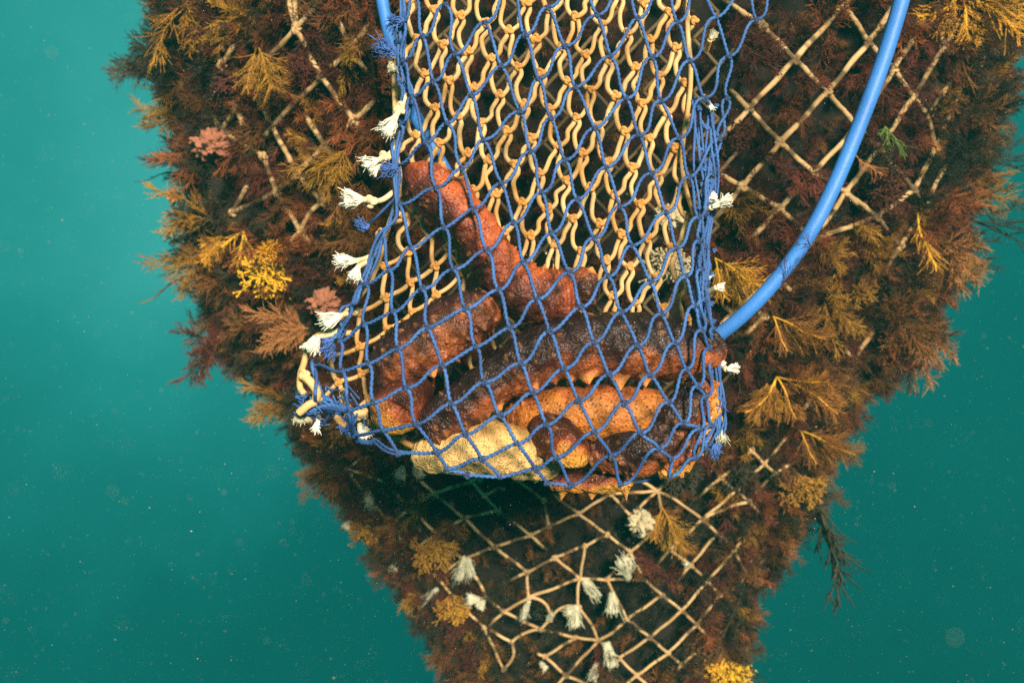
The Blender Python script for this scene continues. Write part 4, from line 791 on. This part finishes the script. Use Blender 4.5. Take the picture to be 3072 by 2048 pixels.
# particular growths of the photo: name, label, category, shape, colour, (px, py) root, direction, scale
HERO = [
 ('yellow_fern_weed', 'yellow-olive fern-like weed on the upper left face by a rope knot', 'seaweed', 'fern1', 'olive', (770, 130), (.1, -.3, -1), 1.2),
 ('yellow_fern_weed', 'pale olive fan of weed at the top left of the column', 'seaweed', 'plume0', 'olive', (560, 10), (.4, -.4, -.8), 1.3),
 ('yellow_spray_weed', 'bright yellow stiff spray of weed, orange-stemmed, on the left face', 'seaweed', 'spray', 'gold', (728, 690), (.05, -.3, -1), 0.85),
 ('yellow_spray_weed', 'smaller bright yellow spray left of the orange-stemmed one', 'seaweed', 'fern1', 'gold', (670, 705), (-.6, -.3, -.6), 0.62),
 ('yellow_lace_weed', 'mustard yellow lacy clump hanging on the left face', 'seaweed', 'lace0', 'gold', (800, 800), (-.15, -.5, -1), 0.95),
 ('yellow_lace_weed', 'little acid yellow lacy tuft just above the mustard clump', 'seaweed', 'lace1', 'yellow', (805, 755), (.1, -.5, -.2), 0.42),
 ('golden_plume_weed', 'golden plume of weed behind the frayed white tips left of the bag', 'seaweed', 'plume1', 'olive', (1040, 450), (-.7, -.4, -.5), 1.0),
 ('golden_plume_weed', 'straw-coloured plume at the left edge above the yellow sprays', 'seaweed', 'plume0', 'olive', (640, 660), (-.8, -.4, -.15), 1.0),
 ('golden_plume_weed', 'bushy golden-brown plume at the left edge below the yellow sprays', 'seaweed', 'plume1', 'olive', (640, 760), (-.8, -.4, -.3), 1.0),
 ('orange_fan_weed', 'orange-brown fan of weed beside the bag\'s lower left braid', 'seaweed', 'plume0', 'tan', (930, 1000), (-.9, -.4, -.25), 1.0),
 ('orange_fan_weed', 'second, smaller orange-brown fan of weed above the bag\'s lower left corner', 'seaweed', 'plume1', 'tan', (925, 985), (-.8, -.6, .1), .8),
 ('golden_plume_weed', 'olive brush of weed at the rim left of the bag\'s blue corner knot', 'seaweed', 'plume0', 'olive', (900, 1230), (-.9, -.3, -.1), 1.0),
 ('tunicate_cluster', 'dusty pink lobed cluster at the upper left near the rope', 'tunicates', 'lobes', 'pink', (650, 450), (0, -1, .1), 1.15),
 ('tunicate_cluster', 'round pink lobed cluster just left of the bag above a frayed tip', 'tunicates', 'lobes', 'pink', (978, 915), (0, -1, .1), .95),
 ('tan_tuft_weed', 'pinkish tan tuft at the right rim near the golden herringbone frond', 'seaweed', 'bush1', 'tan', (2820, 730), (.35, -.5, -.8), 1.0),
 ('tan_tuft_weed', 'small pale tan tab on the left rim', 'seaweed', 'fingers', 'tan', (535, 590), (-1, -.3, .05), .4),
 ('yellow_fern_weed', 'golden fern-like weed hanging at the top right corner', 'seaweed', 'fern2', 'gold', (2880, -20), (.1, -.4, -1), 1.2),
 ('yellow_fern_weed', 'golden herringbone frond pointing down on the right face', 'seaweed', 'fern0', 'gold', (2752, 640), (-.02, -.2, -1), 1.05),
 ('yellow_fern_weed', 'yellow-green fern frond right beside the bag\'s right seam', 'seaweed', 'fern1', 'gold', (2145, 775), (.6, -.35, -.9), 1.05),
 ('yellow_fern_weed', 'ginger comb-like frond just right of the hose', 'seaweed', 'fern0', 'tan', (2562, 460), (.4, -.4, -.8), .65),
 ('golden_plume_weed', 'orange-gold plume just below the hose\'s lower bend', 'seaweed', 'fern1', 'yellow', (2320, 950), (.6, -.4, -.7), .95),
 ('golden_plume_weed', 'gold-tipped plume on the right face below the hose', 'seaweed', 'plume0', 'olive', (2470, 890), (.6, -.4, -.7), 1.0),
 ('golden_plume_weed', 'orange plume with a yellow rib at the right of the bag bottom', 'seaweed', 'fern2', 'yellow', (2330, 1130), (.35, -.4, -.9), 1.05),
 ('golden_plume_weed', 'lower gold plume with a yellow rib right of the bag\'s corner', 'seaweed', 'fern1', 'yellow', (2400, 1290), (.7, -.4, -.7), .95),
 ('golden_plume_weed', 'golden-brown plume on the right face above the lower gold plume', 'seaweed', 'plume1', 'olive', (2300, 1150), (-.3, -.4, -.9), .7),
 ('yellow_lace_weed', 'pale buff lacy weed on the right face beside the hose', 'seaweed', 'plume1', 'olive', (2460, 745), (.3, -.5, -.4), .6),
 ('tan_plume_weed', 'large tan plume with ragged lower edge hanging at the right rim', 'seaweed', 'bush1', 'tan', (2760, 1000), (-.1, -.4, -1), 1.0),
 ('tan_plume_weed', 'smaller tan plume left of the large ragged one at the right rim', 'seaweed', 'bush2', 'brown', (2700, 960), (-.2, -.4, -1), 1.0),
 ('green_grass_weed', 'thin green grassy weed on the upper right face', 'seaweed', 'spray', 'green', (2655, 380), (.1, -.4, -1), .6),
 ('yellow_lace_weed', 'yellow-green lacy tuft at the left flank under the bag', 'seaweed', 'lace0', 'olive', (1095, 1560), (.1, -.5, -1), .65),
 ('yellow_lace_weed', 'narrow yellow-green tuft on the netting below the bag\'s left side', 'seaweed', 'lace1', 'olive', (1300, 1620), (.05, -.4, -1), .7),
 ('yellow_lace_weed', 'yellow-green tuft lowest on the netting at left, by a white frayed end', 'seaweed', 'lace0', 'olive', (1350, 1790), (.05, -.4, -1), .68),
 ('yellow_lace_weed', 'olive bristly tuft right below the middle of the bag', 'seaweed', 'fern1', 'olive', (1985, 1520), (.1, -.4, -1), .85),
 ('yellow_lace_weed', 'green-yellow lacy leaf at the right rim under the bag', 'seaweed', 'lace1', 'olive', (2385, 1430), (.1, -.3, -1), .75),
 ('yellow_leaf_weed', 'bright yellow ribbon of weed at the bottom edge, lower right', 'seaweed', 'lace1', 'gold', (2170, 1975), (-.1, -.3, -1), .8),
 ('dark_twig_weed', 'blackish branching sprig hanging in open water at the lower right', 'seaweed', 'twig', 'dark', (2450, 1500), (.40, -.1, -1), 1.2),
 ('dark_twig_weed', 'blackish thready sprig hanging off the column\'s lowest right edge', 'seaweed', 'wisp', 'dark', (2230, 1750), (.15, -.1, -1), 1.5),
 ('dark_twig_weed', 'fine black branches reaching right over open water at mid height', 'seaweed', 'wisp', 'dark', (2900, 660), (1, -.1, .15), 1.5),
 ('dark_twig_weed', 'thin dark branches reaching right above the mid-height ones', 'seaweed', 'wisp', 'dark', (2940, 480), (1, -.1, .3), 1.3),
 ('pale_fluff', 'pale fluffy growth seen through the cream mesh near its upper right', 'growth', 'lobes', 'pale', (2003, 640), (0, -1, -.5), .9),
 ('pale_fluff', 'whitish fluffy growth behind the cream mesh just above the cucumber pile', 'growth', 'lace0', 'pale', (1985, 760), (0, -.5, -1), .9),
 ('pale_fluff', 'pale green-grey fluffy growth under the middle of the bag', 'growth', 'lobes', 'pale', (1918, 1545), (0, -.7, -.5), .75),
 ('red_stalk_weed', 'thin bare red-brown stalk reaching left into open water', 'seaweed', 'stalk', 'rust', (560, 832), (-1, -.05, -.25), 1.0),
 ('red_stalk_weed', 'short dark stalk reaching left from the upper left rim', 'seaweed', 'stalk', 'dark', (520, 520), (-1, -.05, .05), .75),
 ('red_stalk_weed', 'small upright red stalk above a rope knot left of the hose', 'seaweed', 'stalk', 'rust', (1045, 350), (-.08, -.2, 1), .45),
 ('red_branch_weed', 'purple-red branching weed hanging off the left rim', 'seaweed', 'bush3', 'maroon', (640, 1010), (-.2, -.3, -1), 1.1),
 ('red_branch_weed', 'dark red feathery weed hugging the bag\'s upper right corner', 'seaweed', 'plume0', 'maroon', (2215, 120), (.8, -.4, -.2), .9),
 ('dark_fan_weed', 'dark green-black fan of weed at the top left rim', 'seaweed', 'fern2', 'dark', (490, 150), (-1, -.2, .15), .75),
 ('dark_fan_weed', 'black feathery tuft on the left rim level with the yellow sprays', 'seaweed', 'fern2', 'dark', (600, 700), (-1, -.2, -.2), .7),
 ('dark_fan_weed', 'brown-tipped frond jutting furthest left near the top', 'seaweed', 'fern1', 'brown', (500, 200), (-1, -.1, .05), .85),
]
for nm, lb, ct, sh, cl, (px, py), d_, s_ in HERO:
    o = bpy.data.objects.new(nm, lib(sh, cl)); C.objects.link(o)
    p_ = col_point(px, py, 0.035); sc_ = (p_[1]+D)/D
    o.rotation_mode = 'QUATERNION'; o.rotation_quaternion = facing(d_); o.location = Vector(p_); o.scale = (s_*sc_*0.95,)*3
    tag(o, lb, ct)

for (px, py), d_, s_, lb in (((2350, 850), (-.2, -.3, .9), .42, 'dark red thready weed caught across the lower part of the hose'), ((2440, 760), (-.9, -.3, .25), .40, 'second wisp of dark red weed caught on the hose, just above the first')):
    o = bpy.data.objects.new('caught_weed', lib('wisp', 'maroon')); C.objects.link(o); o.rotation_mode = 'QUATERNION'
    o.rotation_quaternion = facing(d_); o.location = Vector(P(px, py, 0.012)); o.scale = (s_*1.25,)*3; tag(o, lb, 'seaweed')

# understorey: dense short turf over the whole column (uncountable)
rg = np.random.default_rng(123)
pts_, rot_, scl_, idx_ = [], [], [], []
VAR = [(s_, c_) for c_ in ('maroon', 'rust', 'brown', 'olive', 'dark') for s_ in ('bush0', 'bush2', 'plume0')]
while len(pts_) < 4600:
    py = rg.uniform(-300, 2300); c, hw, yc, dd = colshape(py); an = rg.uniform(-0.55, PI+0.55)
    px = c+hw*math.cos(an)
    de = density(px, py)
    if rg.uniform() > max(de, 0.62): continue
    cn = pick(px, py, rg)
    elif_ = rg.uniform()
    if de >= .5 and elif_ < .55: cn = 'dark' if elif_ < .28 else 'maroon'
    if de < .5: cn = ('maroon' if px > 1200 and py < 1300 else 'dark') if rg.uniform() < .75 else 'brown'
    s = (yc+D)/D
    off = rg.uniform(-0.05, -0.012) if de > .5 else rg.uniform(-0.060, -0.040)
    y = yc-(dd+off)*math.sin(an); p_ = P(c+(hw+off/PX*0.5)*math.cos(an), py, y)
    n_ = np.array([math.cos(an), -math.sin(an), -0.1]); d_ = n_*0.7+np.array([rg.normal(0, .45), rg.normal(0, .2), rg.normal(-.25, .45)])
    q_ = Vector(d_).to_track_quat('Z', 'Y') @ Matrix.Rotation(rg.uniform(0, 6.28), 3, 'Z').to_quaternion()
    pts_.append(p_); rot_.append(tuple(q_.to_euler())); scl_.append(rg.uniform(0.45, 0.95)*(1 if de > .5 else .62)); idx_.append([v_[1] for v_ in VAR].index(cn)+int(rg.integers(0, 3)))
tm = bpy.data.meshes.new('turf_points'); tm.from_pydata([tuple(p_) for p_ in pts_], [], [])
a_ = tm.attributes.new('rot', 'FLOAT_VECTOR', 'POINT'); a_.data.foreach_set('vector', np.array(rot_, np.float32).ravel())
a_ = tm.attributes.new('scl', 'FLOAT', 'POINT'); a_.data.foreach_set('value', np.array(scl_, np.float32))
a_ = tm.attributes.new('idx', 'INT', 'POINT'); a_.data.foreach_set('value', np.array(idx_, np.int32))
turf = bpy.data.objects.new('seaweed_turf', tm); C.objects.link(turf)
tag(turf, 'dense low mat of maroon and brown filamentous seaweed covering the column', 'seaweed', kind='stuff')
ng = bpy.data.node_groups.new('turf', 'GeometryNodeTree')
ng.interface.new_socket('Geometry', in_out='INPUT', socket_type='NodeSocketGeometry'); ng.interface.new_socket('Geometry', in_out='OUTPUT', socket_type='NodeSocketGeometry')
gi = ng.nodes.new('NodeGroupInput'); go = ng.nodes.new('NodeGroupOutput'); g2i = ng.nodes.new('GeometryNodeGeometryToInstance')
for s_, c_ in reversed(VAR):
    lo = bpy.data.objects.new('turf_source', lib(s_, c_))        # never linked to the scene, only instanced by the turf
    oi = ng.nodes.new('GeometryNodeObjectInfo'); oi.inputs['Object'].default_value = lo; oi.inputs['As Instance'].default_value = True
    ng.links.new(oi.outputs['Geometry'], g2i.inputs[0])
iop = ng.nodes.new('GeometryNodeInstanceOnPoints'); ng.links.new(gi.outputs[0], iop.inputs['Points']); ng.links.new(g2i.outputs[0], iop.inputs['Instance'])
iop.inputs['Pick Instance'].default_value = True
for nm, ty, sk in (('rot', 'FLOAT_VECTOR', 'Rotation'), ('scl', 'FLOAT', 'Scale'), ('idx', 'INT', 'Instance Index')):
    na_ = ng.nodes.new('GeometryNodeInputNamedAttribute'); na_.data_type = ty; na_.inputs['Name'].default_value = nm
    out_ = [o_ for o_ in na_.outputs if o_.enabled][0]
    if nm == 'rot':
        e2r = ng.nodes.new('FunctionNodeEulerToRotation'); ng.links.new(out_, e2r.inputs[0]); out_ = e2r.outputs[0]
    ng.links.new(out_, iop.inputs[sk])
ng.links.new(iop.outputs[0], go.inputs[0])
md = turf.modifiers.new('turf', 'NODES'); md.node_group = ng

# ------------------------------------------------------------------ drifting particles
m_ = MB(); rg = np.random.default_rng(9)
octv = np.array([(1, 0, 0), (-1, 0, 0), (0, 1, 0), (0, -1, 0), (0, 0, 1), (0, 0, -1)], float)
octf = [(0, 2, 4), (2, 1, 4), (1, 3, 4), (3, 0, 4), (2, 0, 5), (1, 2, 5), (3, 1, 5), (0, 3, 5)]
for k_ in range(9500):
    y_ = rg.uniform(-0.98, 1.6); p_ = P(rg.uniform(-100, 3200), rg.uniform(-100, 2150), y_)
    s_ = 0.00022*math.exp(rg.normal(0, 0.5))*(0.5+0.5*(y_+D)); st = np.array([rg.uniform(.7, 2.2), .8, rg.uniform(.6, 1.2)])
    m_.raw(p_+octv*s_*st, None, octf)
sn = m_.build('marine_snow', mat('marine_snow', (0.34, 0.34, 0.27), 0.9, 0.2))
tag(sn, 'fine pale particles drifting in the water all round the bag', 'particles', kind='stuff')

# ------------------------------------------------------------------ the water's haze
hb = bpy.data.meshes.new('haze')
x0, x1, y0, y1, z0, z1 = -2.6, 2.6, -2.2, 3.0, -1.9, 1.6
hb.from_pydata([(x0, y0, z0), (x1, y0, z0), (x1, y1, z0), (x0, y1, z0), (x0, y0, z1), (x1, y0, z1), (x1, y1, z1), (x0, y1, z1)], [],
               [(0, 3, 2, 1), (4, 5, 6, 7), (0, 1, 5, 4), (1, 2, 6, 5), (2, 3, 7, 6), (3, 0, 4, 7)])
haze = bpy.data.objects.new('haze', hb); C.objects.link(haze)
hm = bpy.data.materials.new('water_haze'); hm.use_nodes = True; t = hm.node_tree; t.nodes.clear()
pv = N(t, 'ShaderNodeVolumePrincipled'); ho = N(t, 'ShaderNodeOutputMaterial')
pv.inputs['Color'].default_value = (0.02, 0.36, 0.35, 1); pv.inputs['Density'].default_value = 0.042; pv.inputs['Anisotropy'].default_value = 0.2
t.links.new(pv.outputs[0], ho.inputs['Volume']); hb.materials.append(hm)
tag(haze, 'green-blue haze of the sea water filling the whole view', 'haze', kind='stuff')
